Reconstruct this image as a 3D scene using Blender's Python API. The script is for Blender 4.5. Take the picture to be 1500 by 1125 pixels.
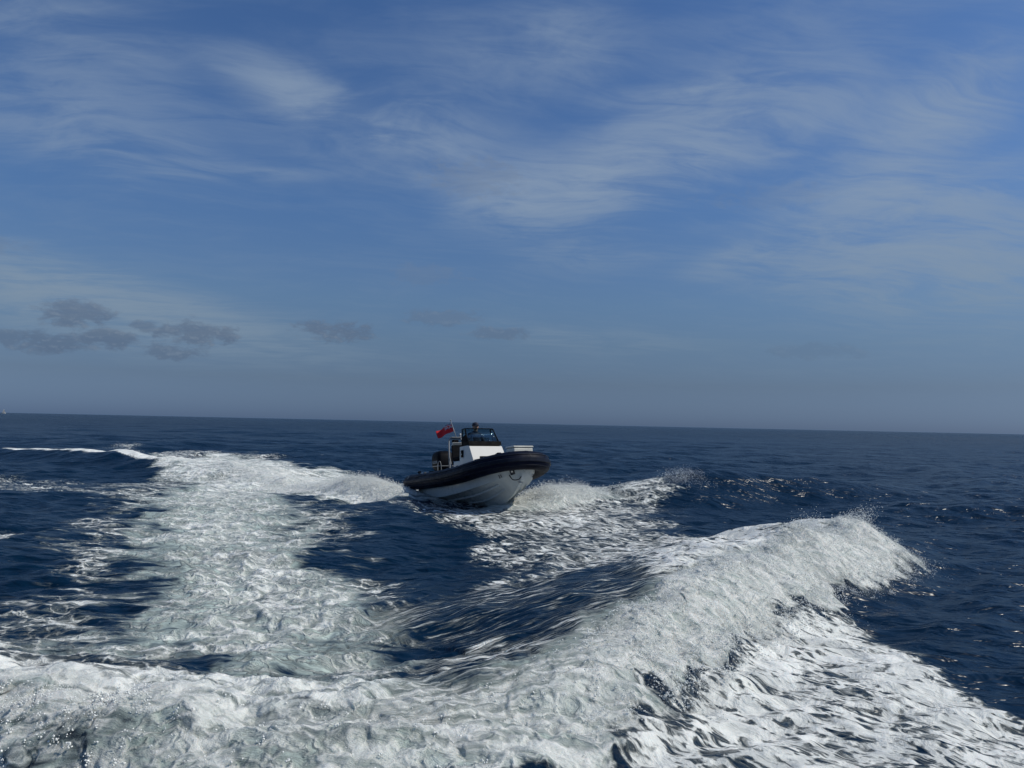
import bpy, bmesh, math, random
import numpy as np
from mathutils import Vector, Matrix, Euler

random.seed(7)
for _o in list(bpy.data.objects):
    bpy.data.objects.remove(_o)
SC = bpy.context.scene
COL = SC.collection
R = math.radians

# ------------------------------------------------------------------ camera
CAM_H = 2.4
cam_d = bpy.data.cameras.new('camera')
cam = bpy.data.objects.new('camera', cam_d)
COL.objects.link(cam)
cam_d.sensor_width = 36.0
cam_d.lens = 26.4
cam_d.clip_start = 0.1
cam_d.clip_end = 30000
cam.matrix_world = (Matrix.Translation((0, 0, CAM_H)) @ Matrix.Rotation(R(90 + 2.992), 4, 'X')
                    @ Matrix.Rotation(R(1.222), 4, 'Z'))
SC.camera = cam

# ------------------------------------------------------------------ light and sky
SUN_EL, SUN_AZ = 45.0, 92.0          # azimuth clockwise from +Y (straight ahead)
sun_d = bpy.data.lights.new('sun', 'SUN')
sun_d.energy = 3.65
sun_d.angle = R(0.53)
sun_d.color = (1.0, 0.95, 0.84)
sun = bpy.data.objects.new('sun', sun_d)
COL.objects.link(sun)
_sd = Vector((math.sin(R(SUN_AZ)) * math.cos(R(SUN_EL)), math.cos(R(SUN_AZ)) * math.cos(R(SUN_EL)), math.sin(R(SUN_EL))))
sun.rotation_euler = _sd.to_track_quat('Z', 'Y').to_euler()
sun.location = _sd * 60

SC.view_settings.view_transform = 'Standard'
SC.view_settings.look = 'None'
SC.view_settings.gamma = 1.0
SC.view_settings.use_curve_mapping = False
SC.view_settings.exposure = 0.0
SC.render.engine = 'CYCLES'
SC.cycles.use_denoising = True
SC.cycles.max_bounces = 5
SC.cycles.diffuse_bounces = 2
SC.cycles.glossy_bounces = 2
SC.cycles.transparent_max_bounces = 12
SC.cycles.caustics_reflective = False
SC.cycles.caustics_refractive = False


class NT:
    """small helper round a node tree"""
    def __init__(s, tree):
        s.t = tree
        s.n = tree.nodes
        s.l = tree.links

    def new(s, kind, **kw):
        n = s.n.new(kind)
        for k, v in kw.items():
            setattr(n, k, v)
        return n

    def put(s, sock, v):
        if v is None:
            return
        if hasattr(v, 'is_output'):
            s.l.new(v, sock)
        else:
            sock.default_value = v

    def m(s, op, a, b=None, c=None, clamp=False):
        n = s.new('ShaderNodeMath', operation=op, use_clamp=clamp)
        for i, v in enumerate((a, b, c)):
            s.put(n.inputs[i], v)
        return n.outputs[0]

    def v(s, op, a, b=None, scale=None):
        n = s.new('ShaderNodeVectorMath', operation=op)
        s.put(n.inputs[0], a)
        s.put(n.inputs[1], b)
        if scale is not None:
            s.put(n.inputs[3], scale)
        return n.outputs['Value'] if op in ('LENGTH', 'DOT_PRODUCT', 'DISTANCE') else n.outputs[0]

    def comb(s, x, y, z):
        n = s.new('ShaderNodeCombineXYZ')
        for i, q in enumerate((x, y, z)):
            s.put(n.inputs[i], q)
        return n.outputs[0]

    def sep(s, v):
        n = s.new('ShaderNodeSeparateXYZ')
        s.put(n.inputs[0], v)
        return n.outputs

    def noise(s, vec, scale, detail=4, rough=0.55, dist=0.0, dims='3D'):
        n = s.new('ShaderNodeTexNoise', noise_dimensions=dims)
        s.put(n.inputs['Vector'], vec)
        s.put(n.inputs['Scale'], scale)
        n.inputs['Detail'].default_value = detail
        n.inputs['Roughness'].default_value = rough
        n.inputs['Distortion'].default_value = dist
        return n.outputs[0]

    def ss(s, x, a, b, lo=0.0, hi=1.0):
        n = s.new('ShaderNodeMapRange', interpolation_type='SMOOTHSTEP')
        s.put(n.inputs[0], x)
        for i, q in enumerate((a, b, lo, hi)):
            s.put(n.inputs[i + 1], q)
        return n.outputs[0]

    def mix(s, f, a, b):
        n = s.new('ShaderNodeMix', data_type='RGBA')
        s.put(n.inputs[0], f)
        for sock, q in ((n.inputs[6], a), (n.inputs[7], b)):
            if isinstance(q, tuple) and len(q) == 3:
                q = (*q, 1)
            s.put(sock, q)
        return n.outputs[2]

    def mixf(s, f, a, b):
        n = s.new('ShaderNodeMix', data_type='FLOAT')
        s.put(n.inputs[0], f)
        s.put(n.inputs[2], a)
        s.put(n.inputs[3], b)
        return n.outputs[0]

    def ramp(s, f, stops, interp='EASE'):
        n = s.new('ShaderNodeValToRGB')
        n.color_ramp.interpolation = interp
        e = n.color_ramp.elements
        while len(e) < len(stops):
            e.new(0.5)
        for el, (p, c) in zip(e, stops):
            el.position = p
            el.color = (*c, 1)
        s.put(n.inputs[0], f)
        return n.outputs[0]


def build_world():
    w = bpy.data.worlds.new('World')
    SC.world = w
    w.use_nodes = True
    g = NT(w.node_tree)
    bg = g.n['Background']
    sky = g.new('ShaderNodeTexSky', sky_type='NISHITA', sun_disc=False)
    sky.sun_elevation = R(SUN_EL)
    sky.sun_rotation = R(SUN_AZ)
    sky.altitude = 0
    sky.air_density = 1.0
    sky.dust_density = 0.6
    sky.ozone_density = 2.5
    d = g.new('ShaderNodeTexCoord').outputs['Generated']
    x, y, z = g.sep(g.v('NORMALIZE', d))
    el = g.m('MULTIPLY', g.m('ARCSINE', z), 180 / math.pi)
    az = g.m('MULTIPLY', g.m('ARCTAN2', x, y), 180 / math.pi)
    # the air: deep blue overhead, thick grey-blue haze low down, the same all round
    f = g.m('DIVIDE', g.m('MAXIMUM', el, 0.0), 60.0, clamp=True)
    tint = g.ramp(f, [(0.0, (0.225, 0.350, 0.73)), (0.012, (0.230, 0.348, 0.70)), (0.05, (0.258, 0.327, 0.524)), (0.10, (0.350, 0.420, 0.555)), (0.15, (0.425, 0.518, 0.648)),
                      (0.185, (0.450, 0.556, 0.708)), (0.267, (0.455, 0.620, 0.828)), (0.35, (0.475, 0.655, 0.885)), (0.50, (0.465, 0.668, 0.922)), (1.0, (0.45, 0.68, 0.94))], 'LINEAR')
    col = g.v('MULTIPLY', sky.outputs[0], tint)
    lum = g.v('DOT_PRODUCT', col, (0.3, 0.5, 0.2))
    # high thin cloud: wisps drawn out by the wind, on a flat layer seen in perspective
    zc = g.m('ADD', g.m('MAXIMUM', z, 0.0), 0.10)
    p = g.comb(g.m('DIVIDE', x, zc), g.m('DIVIDE', y, zc), 0.0)
    wn = g.new('ShaderNodeTexNoise')
    g.put(wn.inputs['Vector'], p)
    wn.inputs['Scale'].default_value = 0.9
    wn.inputs['Detail'].default_value = 3
    warp = g.v('SCALE', g.v('SUBTRACT', wn.outputs[1], (0.5, 0.5, 0.5)), scale=0.6)
    rot = g.new('ShaderNodeVectorRotate', rotation_type='Z_AXIS')
    g.put(rot.inputs['Vector'], g.v('ADD', p, warp))
    rot.inputs['Angle'].default_value = R(-10)
    wisp = g.noise(g.v('MULTIPLY', rot.outputs[0], (0.9, 1.5, 1.0)), 1.9, 6, 0.60, 0.6)
    fine = g.noise(g.v('MULTIPLY', rot.outputs[0], (0.8, 2.7, 1.0)), 4.6, 5, 0.62, 0.6)
    tex = g.m('ADD', g.m('MULTIPLY', wisp, 0.64), g.m('MULTIPLY', fine, 0.36))
    bnoise = g.noise(p, 0.9, 4, 0.55)

    ae = g.comb(az, el, 0.0)

    def blob(a0, e0, ra, re, tilt, wgt):
        n = g.new('ShaderNodeMapping', vector_type='TEXTURE')
        g.put(n.inputs[0], ae)
        n.inputs[1].default_value = (a0, e0, 0)
        n.inputs[2].default_value = (0, 0, R(tilt))
        n.inputs[3].default_value = (ra, re, 1)
        return g.ss(g.v('LENGTH', n.outputs[0]), 0.0, 1.9, wgt, 0.0)

    CIRRUS = [(-17.8, 23.2, 4.0, 1.5, -14, 0.62), (-12.0, 21.8, 5.0, 1.3, -17, 0.5), (-5.5, 20.3, 6.5, 2.2, -12, 0.40), (-10.0, 19.0, 8.0, 1.6, -12, 0.20),
              (2.0, 16.9, 5.5, 1.8, 8, 0.72), (7.0, 18.6, 7.5, 2.6, 14, 0.56), (14.5, 20.8, 8.0, 3.0, 8, 0.46), (22.0, 21.0, 7.0, 3.0, 0, 0.28),
              (13.1, 23.9, 7.0, 0.7, 3, 0.42), (3.5, 28.2, 4.5, 2.6, -20, 0.42), (-2.0, 27.0, 6.0, 2.0, -20, 0.2), (29.2, 19.8, 4.5, 2.2, 25, 0.55),
              (33.0, 22.5, 5.0, 2.4, 25, 0.40), (27.0, 15.8, 6.0, 1.5, 0, 0.50), (31.0, 12.8, 9.0, 3.6, -6, 0.60), (25.0, 11.2, 8.0, 2.4, -5, 0.42), (34.0, 9.0, 9.0, 2.5, 0, 0.30),
              (-32.0, 24.5, 6.5, 3.4, -8, 0.36), (-30.5, 18.0, 8.0, 2.0, -8, 0.40), (-19.5, 17.4, 5.0, 0.5, 5, 0.30), (-27.0, 21.0, 8.0, 2.0, -8, 0.12),
              (16.4, 12.0, 3.0, 0.9, 10, 0.38), (7.0, 13.4, 6.0, 1.4, 6, 0.30), (-32.5, 8.2, 9.0, 1.7, -7, 0.85), (-25.0, 6.2, 10.0, 1.8, -5, 0.60),
              (5.0, 6.6, 7.0, 0.8, -3, 0.25), (20.0, 26.0, 12.0, 3.4, 5, 0.20), (-8.0, 24.5, 9.0, 2.5, 0, 0.14)]
    dens = None
    for b in CIRRUS:
        q = blob(*b)
        dens = q if dens is None else g.m('ADD', dens, q)
    # beyond the part of the sky the picture shows the veil goes on by chance
    away = g.ss(g.m('MAXIMUM', g.m('SUBTRACT', g.m('ABSOLUTE', az), 36.0), g.m('SUBTRACT', el, 31.0)), 0.0, 10.0)
    dens = g.m('ADD', dens, g.m('MULTIPLY', away, g.ss(bnoise, 0.42, 0.68, 0.0, 0.5)))
    cir = g.m('MULTIPLY', dens, g.ss(tex, 0.34, 0.66, 0.20, 1.9))
    cir = g.m('SUBTRACT', 1.0, g.m('EXPONENT', g.m('MULTIPLY', g.m('ADD', cir, g.ss(tex, 0.42, 0.68, 0.0, 0.12)), -0.95)))
    cir = g.m('MULTIPLY', cir, g.ss(el, 0.5, 6.0))
    ccol = g.mix(g.ss(el, 3.0, 20.0), (2.0, 2.75, 3.6), (2.55, 3.35, 4.5))
    col = g.mix(g.m('MULTIPLY', cir, 0.98), col, ccol)
    # low scraps of cloud in shade, far out over the sea
    PUFF = [  # azimuth, elevation, half-width, half-height in degrees
            (-30.2, 6.6, 1.9, 0.85), (-28.4, 5.1, 1.9, 0.6), (-31.8, 4.6, 1.7, 0.6), (-22.9, 5.9, 2.4, 0.75), (-24.4, 4.4, 1.6, 0.5),
            (-13.3, 6.5, 2.3, 0.75), (-5.2, 7.9, 2.3, 0.55), (-1.0, 6.8, 2.2, 0.45), (-34.2, 4.7, 1.2, 0.5), (-26.3, 6.1, 0.8, 0.4),
            (-6.5, 11.0, 2.4, 0.7), (-35.0, 10.5, 1.6, 0.5), (22.0, 5.5, 3.0, 0.5), (-3.0, 18.3, 3.2, 1.1), (19.0, 16.5, 4.0, 0.7)]
    WG = [1.0, 0.95, 0.9, 1.0, 0.8, 1.0, 0.62, 0.7, 0.8, 0.8, 0.35, 0.4, 0.25, 0.5, 0.25]
    pv = g.comb(g.m('MULTIPLY', az, 0.55), g.m('MULTIPLY', el, 1.0), 3.0)
    pn = g.noise(pv, 1.5, 6, 0.62, 0.2)
    pd = None
    for (a0, e0, ra, re), wg in zip(PUFF, WG):
        b_ = blob(a0, e0, ra * 1.15, re * 1.15, 0, 1.0)
        q = b_
        wg = g.m('MULTIPLY', g.ss(b_, 0.05, 0.3), wg)
        q = g.m('MULTIPLY', g.ss(g.m('ADD', q, g.m('MULTIPLY', g.m('SUBTRACT', pn, 0.47), 2.3)), 0.36, 0.90), wg)
        pd = q if pd is None else g.m('MAXIMUM', pd, q)
    pcol = g.mix(g.ss(el, 4.0, 14.0), (0.86, 1.24, 1.98), (1.65, 2.2, 3.2))
    pn2 = g.noise(g.v('ADD', pv, (0.10, 0.22, 0.0)), 1.5, 5, 0.62, 0.2)      # sunlit upper right edges
    pcol = g.mix(g.ss(g.m('SUBTRACT', pn, pn2), 0.0, 0.22, 0.0, 0.75), pcol, (1.75, 2.2, 2.9))
    col = g.mix(g.m('MULTIPLY', pd, 0.62), col, pcol)
    g.l.new(col, bg.inputs['Color'])
    bg.inputs['Strength'].default_value = 0.1
    w.cycles.sampling_method = 'NONE'


build_world()

# ------------------------------------------------------------------ shape of the sea (numpy only)
#SEA-BEGIN
_rng = np.random.RandomState(11)
_N = 4096
_P = _rng.permutation(_N).astype(np.int32)
_A = _rng.rand(_N) * 2 * np.pi
_GX, _GY = np.cos(_A).astype(np.float32), np.sin(_A).astype(np.float32)


def perlin(x, y, seed=0):
    x = x + np.float32(seed * 17.31 + 500.0)
    y = y + np.float32(seed * 9.77 + 500.0)
    xf, yf = np.floor(x), np.floor(y)
    xi, yi = xf.astype(np.int32), yf.astype(np.int32)
    fx, fy = (x - xf).astype(np.float32), (y - yf).astype(np.float32)
    u = fx * fx * fx * (fx * (fx * 6 - 15) + 10)
    v = fy * fy * fy * (fy * (fy * 6 - 15) + 10)
    p0, p1 = _P[yi & 4095], _P[(yi + 1) & 4095]
    h = _P[(xi + p0) & 4095]
    n00 = _GX[h] * fx + _GY[h] * fy
    h = _P[(xi + 1 + p0) & 4095]
    n10 = _GX[h] * (fx - 1) + _GY[h] * fy
    h = _P[(xi + p1) & 4095]
    n01 = _GX[h] * fx + _GY[h] * (fy - 1)
    h = _P[(xi + 1 + p1) & 4095]
    n11 = _GX[h] * (fx - 1) + _GY[h] * (fy - 1)
    a = n00 + u * (n10 - n00)
    b = n01 + u * (n11 - n01)
    return (a + v * (b - a)) * 1.45


def smooth(a, b, x):
    t = np.clip((x - a) / (b - a), 0, 1)
    return t * t * (3 - 2 * t)


def fbm(x, y, lam, octv, gain=0.5, seed=0, sp=None, kind='n'):
    """noise of wavelength lam; kind b = billows (round lumps), r = sharp ridges; octaves finer than the sheet are dropped"""
    s = np.zeros_like(x)
    a = 1.0
    for o in range(octv):
        n = perlin(x / lam, y / lam, seed + o * 3)
        if kind == 'b':
            n = np.abs(n) * 2 - 0.6
        elif kind == 'r':
            n = 0.6 - np.abs(n) * 2
        w = a if sp is None else a * np.clip((lam / np.maximum(sp, 1e-4) - 2.0) / 2.0, 0, 1)
        s += w * n
        lam *= 0.5
        a *= gain
    return s


def crest(x, y, pts):
    """signed distance from a crest line (right-hand side positive) and values carried along it"""
    best = np.full(x.shape, 1e9, np.float32)
    d = np.zeros(x.shape, np.float32)
    vals = [np.zeros(x.shape, np.float32) for _ in range(len(pts[0]) - 2)]
    arc = np.zeros(x.shape, np.float32)
    run = 0.0
    for p, q in zip(pts[:-1], pts[1:]):
        ex, ey = q[0] - p[0], q[1] - p[1]
        l2 = ex * ex + ey * ey
        t = np.clip(((x - p[0]) * ex + (y - p[1]) * ey) / l2, 0, 1)
        dx, dy = x - (p[0] + t * ex), y - (p[1] + t * ey)
        r2 = dx * dx + dy * dy
        k = r2 < best
        best = np.where(k, r2, best)
        sg = np.where(ex * dy - ey * dx < 0, 1.0, -1.0)
        d = np.where(k, sg * np.sqrt(r2), d)
        for i in range(len(vals)):
            vals[i] = np.where(k, p[2 + i] + t * (q[2 + i] - p[2 + i]), vals[i])
        l = math.sqrt(l2)
        arc = np.where(k, run + t * l, arc)
        run += l
    return d, vals, arc


def polysd(x, y, poly):
    """signed distance to a polygon, positive inside"""
    best = np.full(x.shape, 1e9, np.float32)
    ins = np.zeros(x.shape, bool)
    n = len(poly)
    for i in range(n):
        (ax, ay), (bx, by) = poly[i], poly[(i + 1) % n]
        ex, ey = bx - ax, by - ay
        t = np.clip(((x - ax) * ex + (y - ay) * ey) / (ex * ex + ey * ey + 1e-9), 0, 1)
        best = np.minimum(best, (x - ax - t * ex) ** 2 + (y - ay - t * ey) ** 2)
        if ay != by:
            k = ((ay > y) != (by > y)) & (x < (bx - ax) * (y - ay) / (by - ay) + ax)
            ins ^= k
    dd = np.sqrt(best)
    return np.where(ins, dd, -dd)


# the breaking stern wave: runs along the stern and then off to the right, away from the boat that made it
# x, y, height, inner width, outer width, froth
STERN = [(-9.0, 7.4, .20, 1.3, .9, .5), (-6.0, 6.4, .34, 1.2, .8, .8), (-4.2, 5.95, .37, 1.1, .75, 1), (-2.7, 5.8, .30, 1.2, .85, 1), (-1.3, 5.75, .19, 1.4, 1.0, 1),
         (-0.3, 6.1, .18, 1.5, 1.1, 1), (0.55, 7.05, .28, 1.6, 1.0, 1), (1.1, 7.9, .37, 1.8, 1.0, 1), (2.3, 9.6, .46, 2.1, 1.05, 1),
         (3.55, 11.15, .56, 2.2, 1.1, 1), (5.2, 13.0, .70, 2.1, 1.2, 1), (6.25, 14.1, .74, 1.9, 1.2, 1), (6.75, 14.65, .52, 1.7, 1.1, .7), (7.4, 15.3, .20, 1.7, 1.2, .0), (9.3, 17.4, .05, 1.6, 1.2, 0)]
SWELL = [(3.8, 22.2, .05, 2.2, 1.5), (4.9, 23.2, .55, 2.2, 1.6), (6.4, 24.6, .92, 2.4, 1.7), (8.2, 25.8, 1.0, 2.6, 1.8), (10.3, 26.6, .78, 3.0, 2.0), (13.3, 27.3, .45, 3.0, 2.2), (18.0, 28.5, .05, 3.0, 2.4)]
SWELL2 = [(9.0, 20.5, .02, 2.0, 1.3), (11.5, 21.8, .30, 2.0, 1.4), (14.0, 22.3, .34, 2.0, 1.4), (17.5, 23.0, .28, 2.0, 1.4), (22.0, 24.5, .03, 2.0, 1.4)]
FARCREST = [(-44.0, 46.0, .30, 2.6, 2.0, .3), (-34.0, 42.2, .5, 2.4, 2.0, 1), (-26.5, 39.6, .5, 2.2, 2.0, 1), (-18.5, 36.0, .45, 2.0, 1.8, 1), (-14.0, 33.0, .35, 2.0, 1.8, .7), (-9.0, 30.0, .15, 2.0, 1.8, .0)]
RIDGE = [(-2.2, 9.8, .02, 1.6, 1.2), (-0.9, 9.4, .08, 1.8, 1.3), (0.3, 9.3, .12, 2.0, 1.3), (1.3, 9.7, .05, 2.0, 1.3)]
RIBL = [(-13.0, 34.5, .12, 1.8, 1.4, .7), (-8.5, 29.6, .26, 1.7, 1.3, 1), (-5.8, 26.0, .36, 1.5, 1.1, 1), (-4.3, 23.8, .40, 1.3, .9, 1), (-3.4, 22.5, .28, 1.0, .8, 1), (-2.7, 21.7, .05, .8, .7, .5)]
RIBR = [(0.3, 20.2, .10, .8, .7, .8), (1.1, 21.2, .36, 1.0, .7, 1), (2.0, 22.2, .32, 1.1, .7, 1), (3.2, 23.1, .12, 1.1, .8, .4), (4.9, 24.0, .06, 1.0, .8, .15)]

WAVES = []
_r2 = np.random.RandomState(5)
for _i in range(34):
    _lam = 30.0 * (0.42 / 30.0) ** (_i / 33.0) * _r2.uniform(.9, 1.1)
    _th = np.radians(-62) + _r2.normal(0, 0.55)
    WAVES.append((_lam, _th, _r2.uniform(0, 6.283), 0.0120 * _lam ** 0.66 * _r2.uniform(.6, 1.2)))


def prof(d, h, wi, wo):
    a = np.where(d < 0, -d / wi, d / wo)
    base = np.where(d < 0, np.exp(-a * a * 1.1), 1 - smooth(0.0, 1.25, a))
    dip = np.where(d > 0, -0.16 * np.exp(-((a - 1.55) / 0.5) ** 2), -0.12 * np.exp(-((a - 2.3) / 0.7) ** 2))
    return h * (base + dip)


def sea_fields(x, y, sp):
    """height, foam cover, aeration, froth and streak amount for points x, y (sheet spacing sp)"""
    x = x.astype(np.float32)
    y = y.astype(np.float32)
    z = np.zeros_like(x)
    wx = x + 1.2 * perlin(x / 7, y / 7, 41)
    wy = y + 1.2 * perlin(x / 7, y / 7, 42)
    amp = 0.75 + 0.5 * perlin(x / 40, y / 40, 43)
    for lam, th, ph, a in WAVES:
        k = 2 * np.pi / lam
        att = np.clip((lam / np.maximum(sp, 1e-4) - 2.5) / 3, 0, 1)
        ph_ = k * (wx * np.cos(th) + wy * np.sin(th)) + ph
        s = np.sin(ph_)
        z += (a * amp * att) * (s + 0.25 * np.cos(2 * ph_))
    z += 0.055 * fbm(wx * .7, wy * 1.5, 0.8, 3, 0.45, 70, sp) + 0.045 * fbm(wx * .7, wy * 1.4, 2.2, 3, 0.5, 80, sp, 'r')
    foam = np.zeros_like(x)
    aer = np.zeros_like(x)
    froth = np.zeros_like(x)
    st = np.zeros_like(x)
    R_ = np.hypot(x, y)
    near = np.where((R_ < 75) & (y > -6))[0]
    X, Y, S = x[near], y[near], sp[near]
    Z = z[near] * 1.0
    e1 = fbm(X, Y, 0.9, 4, 0.55, 100, S)            # ragged edges
    e2 = fbm(X, Y, 2.6, 4, 0.55, 120, S)
    fo, ae, fr, sk = (np.zeros_like(X) for _ in range(4))
    calm = np.zeros_like(X)

    # stern wave
    d, (h, wi, wo, fv), arc = crest(X, Y, STERN)
    k = np.abs(d) < 7
    hv = 1 + 0.26 * fbm(arc, d * .3, 1.5, 3, .5, 91) * smooth(.2, .4, fv)
    hh = prof(d, h * hv, wi, wo)
    Z += np.where(k, hh, 0)
    dd = d + 0.20 * e1 + 0.12 * e2 + 0.22 * fbm(arc, d * .4, 0.8, 4, .6, 95)
    f1 = smooth(-0.45, 0.05, dd) * (1 - smooth(0.86, 1.16, dd / wo)) * fv
    low = smooth(-3.6, -2.0, X) * (1 - smooth(0.2, 1.6, X))
    f1s = f1 * (1 - .65 * low)
    fr = np.maximum(fr, f1s)
    gap = smooth(-.25, .35, fbm(X, Y * 1.6, 1.1, 4, .6, 140)) * (1 - smooth(-3.0, 0.3, X)) * smooth(.15, .5, d)
    lft = 1 - smooth(-2.6, -0.4, X)
    fo = np.maximum(fo, f1 * (0.97 - 0.30 * gap - .20 * low - .10 * lft))
    ae = np.maximum(ae, smooth(-0.8, 0.1, dd) * (1 - smooth(0.86, 1.08, dd / wo)) * fv * (1 - .45 * gap))
    lead = smooth(-3.6, -0.6, d) * (d < 0.3) * fv * smooth(0.6, 2.4, X)     # streaks drawn up the back of the wave
    fo = np.maximum(fo, 0.78 * lead)
    sk = np.maximum(sk, lead)
    glass = smooth(-2.6, -0.3, d) * (d < 0.3) * fv * smooth(-1.4, -0.2, X) * (1 - smooth(1.2, 2.6, X))
    fo = np.maximum(fo, 0.48 * glass)
    ae = np.maximum(ae, 0.22 * glass)
    sk = np.maximum(sk, 2.0 * smooth(.02, .45, glass + .15 * e1))
    left = smooth(-2.2, -0.3, d) * (d < 0.3) * fv * (1 - smooth(-1.5, 0.5, X))
    fo = np.maximum(fo, 0.78 * left)
    ae = np.maximum(ae, 0.4 * left)
    # glassy hollow behind the wave
    Z -= 0.13 * np.exp(-(((X + .1) / 1.5) ** 2 + ((Y - 8.1) / 0.75) ** 2))
    # swells and ridges
    for pts, nm in ((SWELL, 0), (SWELL2, 0), (RIDGE, 0)):
        d2, v2, _a = crest(X, Y, pts)
        Z += np.where(np.abs(d2) < 12, prof(d2, *v2[:3]), 0)
    d2, v2, _a = crest(X, Y, FARCREST)
    Z += np.where(np.abs(d2) < 12, prof(d2, *v2[:3]), 0)
    line = (1 - smooth(.25, .7, np.abs(d2 + .10 * e2))) * v2[3]
    fo = np.maximum(fo, 0.95 * line)
    d3, v3, _a = crest(X, Y, RIBL)
    Z += np.where(np.abs(d3) < 9, prof(d3, *v3[:3]), 0)
    f3 = smooth(-2.6, -.9, d3 + .3 * e2) * (1 - smooth(.75, 1.15, (d3 + .15 * e1) / v3[2])) * v3[3]
    fr = np.maximum(fr, .9 * f3)
    fo = np.maximum(fo, .97 * f3)
    ae = np.maximum(ae, f3)
    d3, v3, _a = crest(X, Y, RIBR)
    Z += np.where(np.abs(d3) < 9, prof(d3, *v3[:3]), 0)
    f3 = smooth(-1.6, -.5, d3 + .3 * e2) * (1 - smooth(.75, 1.15, (d3 + .15 * e1) / v3[2])) * v3[3]
    fr = np.maximum(fr, .8 * f3)
    fo = np.maximum(fo, .92 * f3)
    ae = np.maximum(ae, f3)
    # sheets and trails of foam: outline on the water, edge softness, cover, aeration, streakiness
    for poly, soft, cov, a_, s_ in FOAM:
        sd = polysd(X, Y, poly) + soft * (0.7 * e2 + 0.4 * e1)
        mk = smooth(-soft, soft, sd)
        fo = np.maximum(fo, cov * mk)
        ae = np.maximum(ae, a_ * mk)
        sk = np.where(mk * s_ > sk, mk * s_, sk)
    # patchy cover inside every sheet
    fo = np.where(fr > .5, fo, fo * (1 + 0.16 * e2 + 0.08 * e1))
    # churned surface
    b1 = fbm(X * 1.25, Y, 0.85, 6, 0.55, 200, S, 'b')
    r1 = fbm(X, Y, 0.42, 5, 0.6, 230, S, 'r')
    Z += (0.055 * b1 + 0.02 * r1) * np.clip(ae, 0, 1) * (1 - fr) * np.clip(fo * 1.6, .3, 1)
    Z += np.clip(fo, 0, 1) * (1 - ae) * 0.014 * r1
    kf = np.where(fr > .01)[0]
    af, df, xf_, yf_, sf = arc[kf], d[kf], X[kf], Y[kf], S[kf]
    far_ = np.abs(df) > 3
    af, df = np.where(far_, xf_, af), np.where(far_, yf_, df)
    wa = af + 0.16 * fbm(xf_, yf_, 0.7, 3, 0.55, 251, sf)
    wd = df * 0.85 + 0.16 * fbm(xf_, yf_, 0.7, 3, 0.55, 252, sf)
    lump = fbm(wa, wd, 0.55, 4, 0.55, 260, sf)
    strand = fbm(wa, wd, 0.20, 5, 0.66, 270, sf, 'r')
    bead = fbm(xf_, yf_, 0.075, 3, 0.75, 280, sf, 'b')
    Z[kf] += fr[kf] * (0.045 * lump + 0.018 * strand + 0.014 * bead + 0.05 * fbm(xf_, yf_, 1.4, 2, 0.5, 290, sf))
    z[near] = Z
    foam[near], aer[near], froth[near], st[near] = fo, ae, fr, sk
    return z, foam, aer, froth, st


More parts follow.
